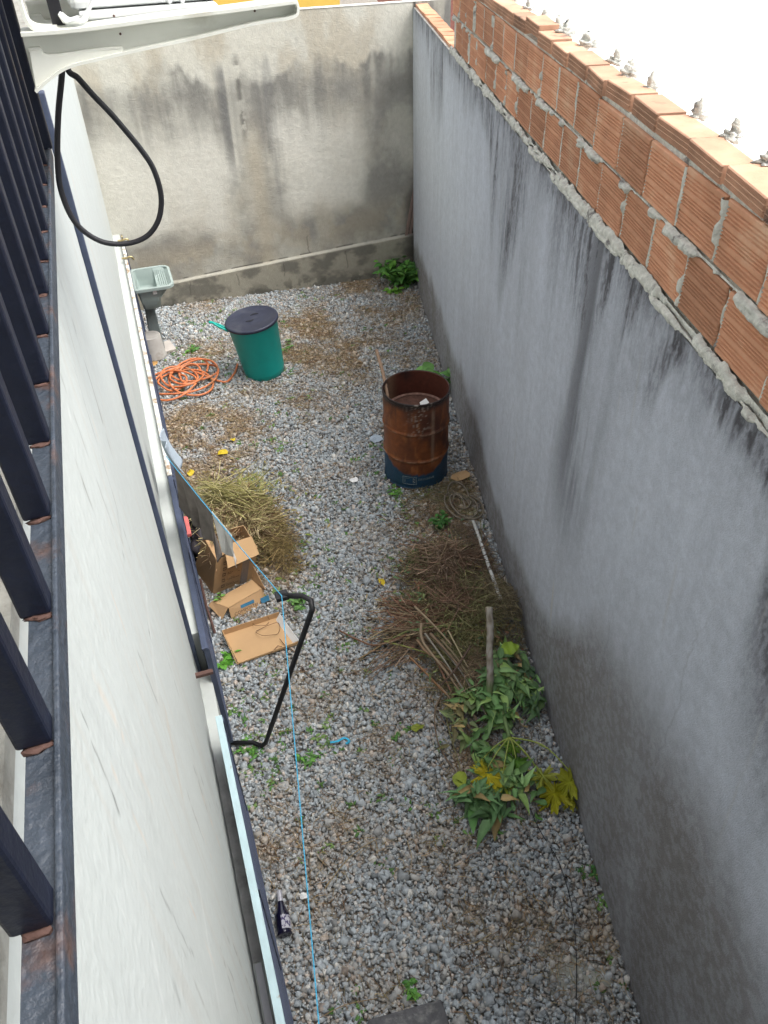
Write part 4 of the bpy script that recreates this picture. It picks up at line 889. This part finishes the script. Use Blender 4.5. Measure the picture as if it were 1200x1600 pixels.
# second, shallow box lying on its side: floor panel, two ends and printed front
a, b, c_, d_ = G(331, 937, .10), G(394, 899, .14), G(406, 920, .10), G(360, 948, .10)
t = thing('flattened_box', 'small brown cardboard box with printed lettering lying open before the tall box', 'cardboard box', G(370, 950))
e0, e1 = G(362, 968, .015), G(412, 945, .015)
f0 = G(346, 966, .02); g0 = G(396, 885, .18); g1 = G(415, 921, .14)
back0, back1 = G(331, 940, .09), G(394, 906, .09); fr0, fr1 = G(357, 950, .10), G(412, 918, .11)
bf0, bf1 = G(334, 941, .02), G(398, 910, .02)
mesh_obj('inside_panel', *panel([(back0, back1, fr1, fr0)]), M['card2'], t, solid=.004)
mesh_obj('front_side', *panel([(fr0+[0, -.002, -.003], fr1+[0, -.002, -.003], e1, e0)]), M['card'], t, solid=.004)
mesh_obj('end_side', *panel([(back1, g0, g1, fr1)]), M['card'], t, solid=.004)
mesh_obj('flap', *panel([(back0+[-.003, 0, 0], fr0+[-.003, 0, 0], G(347, 968, .03), G(326, 946, .07))]), M['card'], t, solid=.004)
nf = np.cross(fr1-fr0, e0-fr0); nf /= np.linalg.norm(nf)
if nf[1] > 0: nf = -nf
ex = (e1-e0)/np.linalg.norm(e1-e0); ey = (fr0-e0)/np.linalg.norm(fr0-e0)
V, Fc = text_geo('COMPOSTELA', .045); V = np.array([e0+ex*(.03+v[0]*.8)+ey*(.018+v[1]*.7)+nf*.0035 for v in V]); mesh_obj('lettering', V, Fc, M['print'], t)
q = lambda s_, h_: e0+ex*s_+ey*h_+nf*.0035
mesh_obj('blue_print', *panel([(q(.09, .05), q(.20, .05), q(.20, .075), q(.09, .075)), (q(.25, .015), q(.32, .015), q(.32, .06), q(.25, .06))]), M['bluelogo'], t)

# tray
t0, t1, t2, t3 = G(347, 985, .095), G(436, 956, .095), G(466, 1002, .075), G(371, 1041, .03)
t = thing('cardboard_tray', 'shallow open cardboard tray with white lined end lying flat on the gravel', 'cardboard tray', (t0+t2)/2*[1, 1, 0])
g_ = .048; b0, b1, b2, b3 = [np.array([p[0], p[1], g_]) for p in (t0, t1, t2, t3)]
u1 = (b1-b0)*.0; 
mesh_obj('base_panel', *panel([(b0+[.01, -.005, 0], b1+[-.005, -.005, 0], b2+[-.01, .005, 0], b3+[.01, .01, 0])]), M['card2'], t, solid=.004)
mesh_obj('side_panel', *panel([(b0+[.01, -.005, 0], b1+[-.005, -.005, 0], t1, t0)]), M['card'], t, solid=.004)
mesh_obj('side_panel', *panel([(b3, b2, t2, t3+[0, 0, .03])]), M['card2'], t, solid=.004)
mesh_obj('end_panel', *panel([(b0, b3, t3+[0, 0, .035], t0)]), M['card2'], t, solid=.005)
mesh_obj('white_end_panel', *panel([(b1+[-.035, -.03, 0], b2+[-.035, .02, 0], t2+[.004, 0, .01], t1+[0, -.02, 0])]), M['paper'], t, solid=.004)
for i, (cx, cy, r, lab) in enumerate(((420, 985, .07, 'loop of thin rusty wire in the corner of the cardboard tray'), (407, 972, .05, 'smaller loop of thin wire beside the larger one in the tray'))):
    c0 = G(cx, cy, .075); P = smooth_path([c0+[r*math.cos(a)*(1.2+.2*math.sin(3*a+i)), r*math.sin(a)*(.9+.25*math.cos(2*a)), .012*math.sin(2*a)] for a in np.linspace(0, 9 if i == 0 else 6, 14)], 4)
    tag(mesh_obj('wire_loop', *tube(P, .0018, 5), M['wire'], loc=c0, smooth=True), lab, 'wire', 'wires in the tray')
c0 = G(440, 1015, .03); P = [G(424, 1020, .058), G(434, 1009, .065), G(448, 1012, .06), G(437, 998, .07)]
tag(mesh_obj('bent_wire', *tube(P, .0028, 6), M['wire'], loc=c0), 'thicker zigzag bent wire on the floor of the cardboard tray', 'wire')
P = [G(313, 905, .08), G(322, 945, .05), G(336, 990, .03)]
tag(mesh_obj('rusty_rod', *tube(P, .010, 8), M['rustrod'], loc=P[2]), 'rusty brown rod lying along the house wall beside the boxes', 'rod')

# ---------------------------------------------------------------- clothes line, bar and laundry
pole = [np.array([-.12, 3.12, .06]), np.array([.02, 3.09, .04]), G(414, 1164, .05), G(488, 952, 1.5), G(486, 938, 1.52), G(472, 931, 1.52), G(441, 931, 1.50)]
pc = np.concatenate([pole[:2], [pole[2]-[.02, 0, 0]], [pole[2]+(pole[3]-pole[2])*.02], pole[3:4]-(pole[3]-pole[2])*.01, pole[3:]])
t = thing('clothes_line_bar', 'bent black iron bar standing out from the house and carrying the blue line', 'iron bar', (.0, 3.1, 0))
mesh_obj('bar', *tube(pc, .0145, 10), M['blackpaint'], t, smooth=True)
q = pole[6]
mesh_obj('end_plate', *box(q[0]-.035, q[0]+.03, q[1]-.028, q[1]+.028, q[2]-.012, q[2]+.014), M['blackpaint'], t, bevel=.003)
LT = q+[-.005, -.02, .02]
def sagline(a, b, sag, n=24):
    tt = np.linspace(0, 1, n)[:, None]; P = a*(1-tt)+b*tt; P[:, 2] -= (4*sag*tt*(1-tt))[:, 0]; return P
LW = np.array([-.105, 4.32, 1.49]); endn = G(505, 1680, 1.5)
ln = np.concatenate([sagline(endn, LT, .02), sagline(LT, LW, .015)[1:]])
tag(mesh_obj('clothes_line', *tube(ln, .0026, 6), M['rope'], loc=LT, smooth=True), 'thin blue clothes line stretched over the yard from the bar end', 'clothes line')
L2 = sagline(LT, LW, .015, 200)
def cloth(f0, f1, ln_, m, lab, name, seed, amp=.02):
    rg = np.random.default_rng(seed); nu, nv = 40, 24; u = np.linspace(f0, f1, nu)[:, None]; v = np.linspace(0, 1, nv)[None]
    base = np.array([L2[int(x*199)] for x in u[:, 0]]); dr = (LW-LT)/np.linalg.norm(LW-LT); nn = np.array([dr[1], -dr[0], 0])
    w_ = amp*v*np.sin(u*52+seed+v*2)+.006*v*np.sin(u*120+v*5); low = ln_*(1+.12*np.sin(u*40+seed*2))
    P = base[:, None]+nn*(w_+.006)[..., None]; P[..., 2] += .003-(v*low); P[..., 1] += .03*v*np.sin(u*30+seed)
    return tag(mesh_obj(name, P, grid_faces(nu, nv), m, loc=base[nu//2], smooth=True, solid=.002), lab, name)
cloth(.39, .56, .25, M['cloth_w'], 'pale grey-white cloth hanging nearest on the blue line above the tall box', 'cloth', 2)
cloth(.57, .93, .36, M['cloth_d'], 'dark taupe cloth hanging on the line beside the house wall', 'garment', 5, .03)
q = G(268, 712, 1.5); 
nu, nv = 16, 20; u, v = np.meshgrid(np.linspace(0, 1, nu), np.linspace(0, 1, nv), indexing='ij'); P = np.stack([-.10+.018*np.sin(u*9+v*2)+.07*v*v, 4.40+.26*u+.03*v, 1.50-.27*v+.015*np.sin(u*11)], -1)
tag(mesh_obj('hanging_towel', P, grid_faces(nu, nv), M['cloth_b'], loc=(-.05, 4.6, 1.5), smooth=True, solid=.003), 'bluish grey towel hanging from the wall end of the line, farthest of the laundry', 'towel')

# ---------------------------------------------------------------- bottle, litter
bp0, bp1 = G(436, 1392, .045), G(445, 1462, .05); ax = bp1-bp0; bl0 = float(np.linalg.norm(ax)); S = bl0/.27*1.0
t = thing('glass_bottle', 'dark glass beer bottle with silver neck lying on the gravel by the wall', 'bottle', bp1)
pr = [(.0, 0), (.013, 0), (.0145, .01), (.0135, .02), (.015, .07)]; pr2 = [(.015, .068), (.020, .10), (.032, .135), (.036, .15), (.0372, .155), (.036, .16), (.036, .255), (.0375, .26), (.036, .266), (.030, .27), (0, .262)]
mesh_obj('glass_body', *lathe([(r*S*1.2, z_*S) for r, z_ in pr2], bp0, 32, ax), M['glass'], t, smooth=True)
mesh_obj('neck_foil', *lathe([(r*S*1.22, z_*S) for r, z_ in pr], bp0, 24, ax), M['foil'], t, smooth=True)
V, Fc = lathe([(.0366*S*1.2, .165*S), (.0366*S*1.2, .245*S)], bp0, 64, ax)
axn = ax/bl0; keep = []
for f in Fc:
    cc = V[list(f)].mean(0); rad = cc-bp0; rad = rad-axn*np.dot(rad, axn); rad /= np.linalg.norm(rad); 
    if np.dot(rad, np.array([.80, 0, .6])) > .45: keep.append(f)
mesh_obj('torn_label', V, keep, M['label'], t, smooth=True)
def scrap(px, py, r, m, name, lab, cat_, seed, z=.04, el=1.):
    c0 = G(px, py, z); rg = np.random.default_rng(seed); n = 9
    P = [c0+[r*el*math.cos(a)*rg.uniform(.7, 1.1), r*math.sin(a)*rg.uniform(.7, 1.1), rg.uniform(-.01, .018)] for a in np.linspace(0, 6.28, n, endpoint=False)]
    V = [c0+[0, 0, .012]]+P; return tag(mesh_obj(name, V, [(0, i+1, (i+1) % n+1) for i in range(n)], m, loc=c0, solid=.0015), lab, cat_)
scrap(474, 1401, .024, M['paper'], 'plastic_scrap', 'small white plastic scrap just left of the blue line near the bottle', 'plastic scrap', 1)
scrap(553, 750, .045, M['paper'], 'crushed_cup', 'white crushed cup lying alone on the gravel left of the drum', 'cup', 2)
scrap(588, 685, .07, M['cloth_b'], 'plastic_wrapper', 'blue and white plastic wrapper on the gravel left of the drum', 'wrapper', 3)
scrap(610, 968, .035, M['cloth_b'], 'crumpled_wrapper', 'crumpled bluish wrapper at the left edge of the brush pile', 'wrapper', 4)
M['yleaf'] = mat('yellow_leaf', (.55, .40, .015), .6, .15, 20)
scrap(596, 908, .05, M['yleaf'], 'yellow_leaf', 'single bright yellow leaf lying alone left of the brush pile', 'leaf', 5, el=.5)
scrap(348, 707, .045, M['yleaf'], 'yellow_leaf', 'yellow leaf on the brown patch beyond the weed heap, right one', 'leaf', 6, el=1.2)
scrap(298, 739, .04, M['yleaf'], 'yellow_leaf', 'yellow leaf near the wall beyond the weed heap, left one', 'leaf', 7)
scrap(364, 687, .03, M['yleaf'], 'yellow_leaf', 'tiny yellow leaf above the other two on the brown patch', 'leaf', 8)
scrap(718, 744, .07, M['card2'], 'cardboard_scrap', 'torn pale brown scrap between the drum and the right wall', 'scrap', 9, el=1.4)
scrap(652, 1137, .03, mat('olive_leaf', (.22, .26, .03), .6), 'olive_leaf', 'slim olive leaf alone on the gravel in the middle of the yard', 'leaf', 10, el=1.5)
P = smooth_path([G(516, 1160, .04), G(528, 1158, .05), G(538, 1153, .045), G(546, 1158, .04), G(540, 1162, .04)], 4)
tag(mesh_obj('blue_ribbon', *tube(P, .008, 6, .4), M['bluecloth'], loc=P[0]), 'short bright blue plastic strip lying on the gravel', 'plastic strip')
# wire at lower right
P = smooth_path([G(828, 1262, .05), G(845, 1300, .035), G(872, 1345, .035), G(890, 1400, .04), G(898, 1450, .035), G(901, 1520, .035), G(899, 1600, .04), G(896, 1640, .04)], 6)
tag(mesh_obj('thin_cable', *tube(P, .0022, 6), M['rubber'], loc=P[0], smooth=True), 'thin dark cable running over the gravel at lower right', 'cable')
c0 = G(905, 1528); V, Fc = blob(c0+[0, 0, .0], .16, 4, 22, .25, (1, .9, .16)); tag(mesh_obj('mortar_spill', V, Fc, M['patch'], loc=c0, smooth=True), 'flat dried mortar spill among the stones at lower right', 'mortar spill')
c0 = G(880, 1490); V, Fc = blob(c0+[-.10, .08, .0], .07, 9, 16, .3, (1, .9, .25)); tag(mesh_obj('mortar_spill', V, Fc, M['patch'], loc=c0, smooth=True), 'smaller dried mortar lump just above the flat spill', 'mortar spill')
q = [G(575, 1592, .05), G(690, 1560, .05), G(735, 1700, .05), G(560, 1700, .05)]
tag(mesh_obj('concrete_slab', *hexa([p*[1, 1, 0] for p in q][::-1], q[::-1]), M['slab'], loc=q[0]*[1, 1, 0], bevel=.012), 'dark rough concrete slab at the very bottom of the view', 'slab')

# ---------------------------------------------------------------- right brush pile
rn = [(.20, .14, .10), (.27, .17, .115), (.36, .26, .18), (.16, .12, .085), (.32, .24, .15), (.24, .22, .11)]
ol = [(.27, .26, .12), (.34, .32, .15), (.22, .21, .10), (.16, .15, .08)]
c1 = G(690, 900)[:2]; c2 = G(720, 960)[:2]; c3 = G(780, 960)[:2]; c4 = G(660, 985)[:2]; c5 = G(730, 1060)[:2]; c6 = G(740, 790)[:2]
parts = [heap(c1+[.02, -.02], 1000, .30, .38, .24, rn, (.08, .42), (.0018, .005), seed=31, curve=.5),
         heap(c2, 1400, .32, .45, .28, ol+rn[:2], (.06, .34), (.0015, .0035), seed=32, curve=.6),
         heap(c3, 900, .2, .45, .24, [(.23, .19, .12), (.29, .25, .14), (.16, .13, .09)], (.05, .24), (.0012, .0028), seed=33, curve=.7),
         heap(c4, 190, .30, .28, .14, [(.25, .18, .12), (.19, .13, .09), (.32, .25, .15), (.22, .12, .08)], (.2, .6), (.0025, .006), (2.75-3.14, .4), seed=34, curve=.25),
         heap(c4+[-.15, -.1], 60, .3, .2, .06, rn, (.3, .7), (.002, .0045), (.35, .35), seed=35, curve=.2),
         heap(c5, 800, .22, .40, .16, ol+rn, (.06, .34), (.0012, .003), seed=36, curve=.5),
         heap(G(690, 790)[:2], 420, .35, .40, .03, rn+ol, (.04, .22), (.001, .0025), seed=37, curve=.5),
         heap(G(760, 870)[:2]-[.06, 0], 700, .10, .55, .07, [(.22, .17, .12), (.28, .2, .14)], (.04, .2), (.001, .0022), seed=38, curve=.6),
         heap(G(700, 880)[:2], 700, .3, .25, .10, [(.17, .18, .09), (.15, .12, .08)], (.03, .15), (.001, .0022), seed=39, curve=.7)]
rg = np.random.default_rng(9); n = 700
B = np.stack([rg.normal(c2[0]-.02, .24, n), rg.normal(c2[1], .42, n), .04+.12*rg.random(n)], 1); k = B[:, 0] < wall_x(B[:, 1])-.05; B = B[k]; n = len(B); th = rg.uniform(0, 6.28, n)
D = np.stack([np.cos(th), np.sin(th), rg.uniform(-.3, .5, n)], 1)
lv = leaves(B, D, rg.uniform(.025, .07, n), rg.uniform(.008, .022, n), np.array([(.12, .15, .07), (.16, .20, .08), (.26, .20, .10), (.20, .11, .07), (.10, .16, .08)])[rg.integers(0, 5, n)], rg=rg)
V, Fq, C = cat3(*parts, lv)
lim = wall_x(V[:, 1])-.02; V[:, 0] = np.minimum(V[:, 0], lim)
tag(kind(mesh_obj('brush_pile', V, Fq, M['straw'], col=C), 'stuff'), 'tangled pile of reddish twigs and withered cuttings against the right wall', 'brush pile')
# individually visible branches
def branch(pts, r0, r1, c, lab, name='branch', n=5):
    P = smooth_path([G(*p) for p in pts], n); m = len(P); r = np.linspace(r0, r1, m)*(1+.08*np.sin(np.arange(m)*2.1))
    V, Fc = tube(P, r, 8); return tag(mesh_obj(name, V, Fc, M['straw'], loc=P[0], col=np.broadcast_to(c, (len(V), 3)), smooth=True), lab, 'branch', 'cut branches in the brush pile')
bc_ = (.28, .21, .14)
branch([(652, 1000, .16), (668, 1020, .18), (700, 1045, .14), (735, 1100, .08)], .011, .006, (.24, .16, .10), 'brown branch with pale cut end, uppermost of the bundle of stems')
branch([(658, 975, .2), (662, 1005, .2), (705, 1060, .15), (748, 1130, .07)], .012, .007, bc_, 'long brown branch in the bundle, second from the left at its top')
branch([(672, 990, .2), (700, 1020, .19), (740, 1070, .13), (760, 1120, .07)], .011, .006, (.21, .15, .10), 'grey-brown branch crossing the middle of the bundle')
branch([(640, 1027, .10), (664, 1050, .12), (692, 1080, .10), (708, 1095, .06)], .008, .005, (.27, .15, .08), 'short reddish branch with peeled tip at the left of the bundle')
branch([(690, 1000, .21), (715, 1030, .19), (745, 1075, .13), (775, 1120, .06)], .010, .005, (.20, .16, .10), 'right-hand brown branch of the bundle next to the cut trunk')
branch([(668, 1062, .1), (690, 1075, .1), (720, 1115, .08), (742, 1150, .05)], .008, .004, bc_, 'low brown branch under the bundle reaching toward the green leaves')
branch([(655, 1076, .06), (672, 1074, .07), (700, 1080, .08)], .006, .004, bc_, 'short level twig sticking out left from under the bundle')
branch([(693, 1080, .09), (680, 1110, .06), (682, 1150, .05), (694, 1180, .04), (712, 1205, .04)], .005, .004, (.18, .13, .09), 'curved thin branch bowing out left over bare gravel', n=8)
branch([(700, 1090, .09), (698, 1120, .06), (704, 1150, .05), (716, 1190, .04), (722, 1215, .04)], .005, .003, (.22, .20, .10), 'second curved thin branch right of the bowed one')
branch([(530, 985, .05), (560, 1000, .05), (590, 1008, .06), (640, 990, .10)], .006, .008, (.20, .11, .07), 'thin reddish branch reaching far left out of the pile')
branch([(560, 1030, .04), (600, 1005, .06), (650, 962, .12), (690, 930, .14)], .006, .004, (.25, .18, .10), 'straw-coloured branch running diagonally up into the pile')
branch([(600, 1002, .07), (640, 1012, .10), (690, 1028, .15)], .006, .004, (.28, .30, .10), 'yellow-green stem lying across the left end of the pile')
branch([(595, 1008, .05), (640, 985, .12), (700, 978, .18), (718, 984, .18)], .005, .004, (.25, .28, .11), 'yellow-green stem arching over the twigs in the middle')
branch([(697, 893, .18), (710, 915, .20), (722, 940, .16)], .008, .006, (.17, .14, .09), 'stout grey branch standing up at the top of the pile')
branch([(660, 905, .12), (690, 885, .16), (712, 860, .10)], .010, .005, (.10, .065, .05), 'dark branch pointing up right at the top edge of the pile')
branch([(640, 835, .03), (665, 842, .04), (680, 830, .03)], .004, .003, (.22, .13, .08), 'thin bent twig on the gravel between the drum and the pile', 'twig')
branch([(577, 802, .03), (600, 810, .04), (627, 838, .03)], .004, .002, (.20, .12, .07), 'thin twig lying on the gravel below the blue drum base', 'twig')
branch([(500, 1590, .04), (540, 1570, .04), (590, 1560, .04)], .002, .002, (.3, .22, .13), 'thin pale straw twig on the gravel near the bottom edge', 'twig')
branch([(508, 1388, .035), (535, 1352, .04), (560, 1328, .04), (590, 1310, .035)], .003, .002, (.33, .26, .15), 'pale dry stalk on the gravel right of the bottle', 'twig')
branch([(728, 1222, .07), (745, 1232, .07), (762, 1243, .06)], .011, .010, (.28, .15, .09), 'short thick brown stick lying on the green leaves', 'stick')
stem_labels = [('thin grey stalk on top of the bundle beside the second branch', (664, 990, .21), (700, 1040, .19), (744, 1110, .10), .006), ('stalk filling the right half of the bundle, greyer than its neighbours', (683, 1003, .19), (722, 1052, .15), (765, 1128, .07), .007),
    ('reddish stalk low in the bundle under the main branches', (676, 1020, .12), (700, 1070, .10), (733, 1138, .05), .007), ('pale straw-coloured stalk along the right edge of the bundle', (700, 985, .20), (732, 1045, .15), (782, 1135, .06), .005),
    ('dark stalk crossing the bundle from upper right to lower left', (735, 1010, .2), (712, 1045, .2), (688, 1072, .12), .006), ('stalk poking out of the olive tangle above the bundle', (648, 948, .2), (676, 975, .24), (706, 1008, .22), .007)]
for i, (lb, a_, b_, c_, r_0) in enumerate(stem_labels): branch([a_, b_, c_], r_0*1.25, r_0*.8, [(.26, .24, .20), (.24, .22, .19), (.28, .16, .11), (.40, .33, .21), (.13, .09, .07), (.30, .23, .15)][i], lb)
# cut trunk leaning
P = [G(764, 950, .50), G(766, 985, .42), G(765, 1020, .33), G(766, 1055, .24), G(764, 1090, .14)]
V, Fc = tube(smooth_path(P, 6), np.linspace(.024, .022, 25)*(1+.05*np.sin(np.arange(25)*1.7)), 14)
tr = np.linspace(0, 1, 25).repeat(14); cc = mixc((.36, .33, .29), (.20, .17, .13), sst(.35, .65, fbm(tr*30, np.tile(np.arange(14), 25)*.4))); cc = mixc(cc, (.14, .19, .08), sst(.75, .9, tr))
t = thing('cut_stem', 'straight pale grey cut stem with ringed bark propped on the green leaves', 'stem', P[-1])
mesh_obj('bark', V, Fc, M['straw'], t, col=cc, smooth=True)
mesh_obj('cut_end', *tube([P[0]+(P[0]-P[1])*.004, P[0]+(P[0]-P[1])*.03], .0235, 14), mat('cut_wood', (.50, .45, .33), .8, .15, 40), t)
# white pipe
P = [G(738, 811, .03), G(748, 838, .06), G(762, 880, .12), G(782, 936, .20)]
tag(mesh_obj('white_pipe', *tube(smooth_path(P, 4), .0135, 10), mat('dirty_pvc', (.66, .66, .63), .5, .2, 14, second=(.16, .12, .09), sfac=(.60, .66), sscale=12), loc=P[0], smooth=True), 'slim white plastic pipe lying between the brush pile and the right wall', 'pipe')
# old rope coil
c0 = G(722, 792); P = []
for i in range(70):
    a = i*.47; r = .11+.06*math.sin(i*.41); P.append(c0+[r*.75*math.cos(a)+.04*math.sin(i*.2), r*1.4*math.sin(a)+.05*math.cos(i*.13), .045+.02*math.sin(i*.7)])
tag(mesh_obj('old_rope', *tube(smooth_path(P, 4), .0085, 6), mat('grey_rope', (.20, .17, .13), .95, .2, 40), loc=c0, smooth=True), 'grey-brown coil of old rope at the foot of the right wall below the drum', 'rope')

# leafy cuttings
LG = [(.14, .26, .09), (.10, .20, .065), (.18, .30, .11), (.08, .17, .05), (.22, .34, .10)]
def leafy(px, py, px2, py2, n, ls, cols, lab, seed, z0=.05, z1=.10, spread=.08, wr=.42):
    rg = np.random.default_rng(seed); a = G(px, py, z0); b = G(px2, py2, z1); P = smooth_path([a, (a+b)/2+[rg.normal(0, .03), rg.normal(0, .03), .03], b], 6)
    n = int(n*2.4); ls *= .98; spread *= 1.35; t = thing('leafy_cutting', lab, 'cut branch', a, 'green leafy cuttings at the near end of the pile')
    dr = (b-a)/np.linalg.norm(b-a); B, D, L_, C_ = [], [], [], []
    for i in range(n):
        p = P[int(rg.uniform(.05, 1)*(len(P)-1))]+rg.normal(0, spread*.35, 3)*[1, 1, .3]; th = rg.uniform(0, 6.28)
        B.append(p+[0, 0, abs(rg.normal(0, .02))]); D.append(dr*rg.uniform(.1, 1)+np.array([math.cos(th), math.sin(th), rg.uniform(-.25, .45)])); L_.append(ls*rg.uniform(.6, 1.15)); C_.append(np.array(cols[rg.integers(len(cols))] if rg.random() > .07 else (.30, .22, .09))*rg.uniform(.6, 1.4))
    L_ = np.array(L_); V, Fq, C = leaves(B, D, L_, L_*wr*rg.uniform(.6, 1.15, len(L_)), np.array(C_), droop=.45, fold=.5, rg=rg, shape='ovate')
    V[:, 2] = np.maximum(V[:, 2], .03); V[:, 0] = np.minimum(V[:, 0], wall_x(V[:, 1])-.012)
    mesh_obj('foliage', V, Fq, M['leaf'], t, col=C)
    mesh_obj('stem', *tube(P, .005, 6), mat('green_stem', (.13, .19, .06), .7), t, smooth=True)
leafy(800, 1010, 770, 1090, 34, .12, LG, 'leafy green cutting beside the upper half of the cut stem', 41, .06, .14)
leafy(845, 1095, 775, 1060, 40, .12, LG, 'leafy green cutting spreading to the right wall', 42, .05, .14)
leafy(790, 1130, 735, 1085, 34, .13, LG, 'leafy green cutting right under the foot of the cut stem', 43, .06, .12)
leafy(720, 1160, 700, 1100, 18, .10, [(.14, .18, .07), (.17, .15, .06)], 'half withered leafy cutting at the lower end of the stem bundle', 44)
leafy(745, 1160, 775, 1200, 22, .11, LG, 'small leafy cutting between the cut stem and the yellow leaves', 46)
leafy(770, 1270, 740, 1235, 30, .15, [(.12, .23, .09), (.10, .20, .08)], 'cutting with large green leaves pointing down at the near tip of the pile', 45, .05, .09, .09, .45)
leafy(830, 1240, 790, 1215, 20, .12, LG, 'dull green cutting between the yellow leaves and the large green leaves', 47)
leafy(815, 1050, 835, 1110, 22, .11, [(.06, .12, .05), (.08, .15, .06)], 'dark leafy cutting tight against the base of the right wall', 48)
def lobed(px, py, z, R, c, lab, seed, fold=.6, tilt=(0, 0)):
    rg = np.random.default_rng(seed); c0 = G(px, py, z); n = 112; V = [c0]; a0 = rg.uniform(0, 6.28)
    for ring in (.35, .7, 1.):
        for k in range(n):
            a = 2*math.pi*k/n; lob = .42+.58*abs(math.cos(a*3.5))**.7; lob *= 1+.16*math.sin(a*21); r = R*min(ring, 1)*(lob if ring > .5 else .7*lob+.2)
            zz_ = -fold*R*ring**2*(.4+.6*math.sin(a*2+a0))+.16*R*math.sin(a*7+a0)*ring+rg.normal(0, .02*R)
            V.append(c0+[r*math.cos(a+a0), r*math.sin(a+a0), zz_+tilt[0]*r*math.cos(a+a0)+tilt[1]*r*math.sin(a+a0)])
    Fc = [(0, 1+k, 1+(k+1) % n) for k in range(n)]+[(1+q*n+k, 1+(q+1)*n+k, 1+(q+1)*n+(k+1) % n, 1+q*n+(k+1) % n) for q in range(2) for k in range(n)]
    V = np.array(V); V[:, 2] = np.maximum(V[:, 2], .03); V[:, 0] = np.minimum(V[:, 0], wall_x(V[:, 1])-.01)
    cols = np.array(c)*(.85+.35*fbm(V[:, 0]*30, V[:, 1]*30))[:, None]; cols[0] *= 1.3
    return tag(mesh_obj('lobed_leaf', V, Fc, M['leaf'], loc=c0, col=cols), lab, 'leaf', 'wilting lobed leaves at the near end of the pile')
lobed(762, 1210, .14, .105, (.42, .36, .02), 'bright yellow lobed leaf, leftmost of the yellow leaves', 51)
lobed(785, 1222, .12, .095, (.26, .30, .03), 'olive-yellow lobed leaf overlapping the bright yellow one', 52)
lobed(806, 1190, .12, .085, (.10, .22, .03), 'green lobed leaf under the fan of yellow stalks', 53)
lobed(848, 1212, .12, .085, (.30, .32, .05), 'pale yellow-green lobed leaf between the left and right yellow leaves', 54)
lobed(866, 1240, .09, .11, (.30, .29, .015), 'large golden olive lobed leaf close to the right wall', 55)
lobed(890, 1222, .14, .10, (.26, .27, .02), 'folded golden lobed leaf leaning on the right wall', 56, .7, (.7, 0))
lobed(893, 1252, .06, .06, (.36, .36, .03), 'small yellow lobed leaf lowest by the right wall', 57)
lobed(800, 1165, .14, .06, (.16, .28, .04), 'small fresh green lobed leaf above the stalk fan', 58)
lobed(752, 1195, .12, .05, (.30, .36, .05), 'small light green lobed leaf left above the bright yellow one', 59)
def big_leaf(px, py, px2, py2, z, wd, c, lab, seed):
    a = G(px, py, z); b = G(px2, py2, z+.02); L_ = np.linalg.norm(b-a); V, Fq, C = leaves([a], [b-a], L_, wd, np.array([c]), droop=.1, k=10, rg=np.random.default_rng(seed)); V[:, 2] = np.maximum(V[:, 2], .03)
    return tag(mesh_obj('fallen_leaf', V, Fq, M['leaf'], loc=a, col=C), lab, 'leaf')
big_leaf(782, 1018, 812, 1008, .14, .10, (.22, .33, .03), 'large bright green-yellow leaf right of the cut stem top', 61)
big_leaf(716, 1205, 722, 1232, .10, .09, (.20, .25, .02), 'triangular olive leaf standing at the left edge of the leaf heap', 62)
big_leaf(742, 1245, 738, 1300, .06, .07, (.09, .22, .06), 'long green leaf pointing straight down at the near tip of the pile', 63)
big_leaf(775, 1238, 766, 1284, .07, .10, (.12, .23, .09), 'broad green leaf right of the long one at the near tip', 64)
big_leaf(725, 1250, 702, 1240, .05, .07, (.12, .22, .09), 'flat green leaf at the lower left corner of the leaf heap', 65)
stalks = []
hub = G(796, 1152, .14)
tips = [(762, 1200, .16), (785, 1212, .14), (806, 1185, .14), (842, 1205, .13), (855, 1222, .12), (890, 1205, .20), (752, 1188, .13)]
t = thing('leaf_stalk_fan', 'fan of pale yellow-green leaf stalks spreading from one point', 'leaf stalks', hub)
for i, q in enumerate(tips):
    e_ = G(*q); P = smooth_path([hub, (hub+e_)/2+[.02*(i == 5), 0, .03+.05*(i == 5)], e_], 5); mesh_obj('stalk', *tube(P, np.linspace(.0055, .0035, len(P)), 6), mat('yellow_stalk', (.30, .36, .08), .6, .1), t, smooth=True)
mesh_obj('stem', *tube(smooth_path([G(775, 1075, .10), G(785, 1110, .13), hub], 5), .012, 8), mat('green_shoot', (.16, .24, .09), .7, .2), t, smooth=True)

for o in bpy.data.objects:
    if '_o' in o: del o['_o']
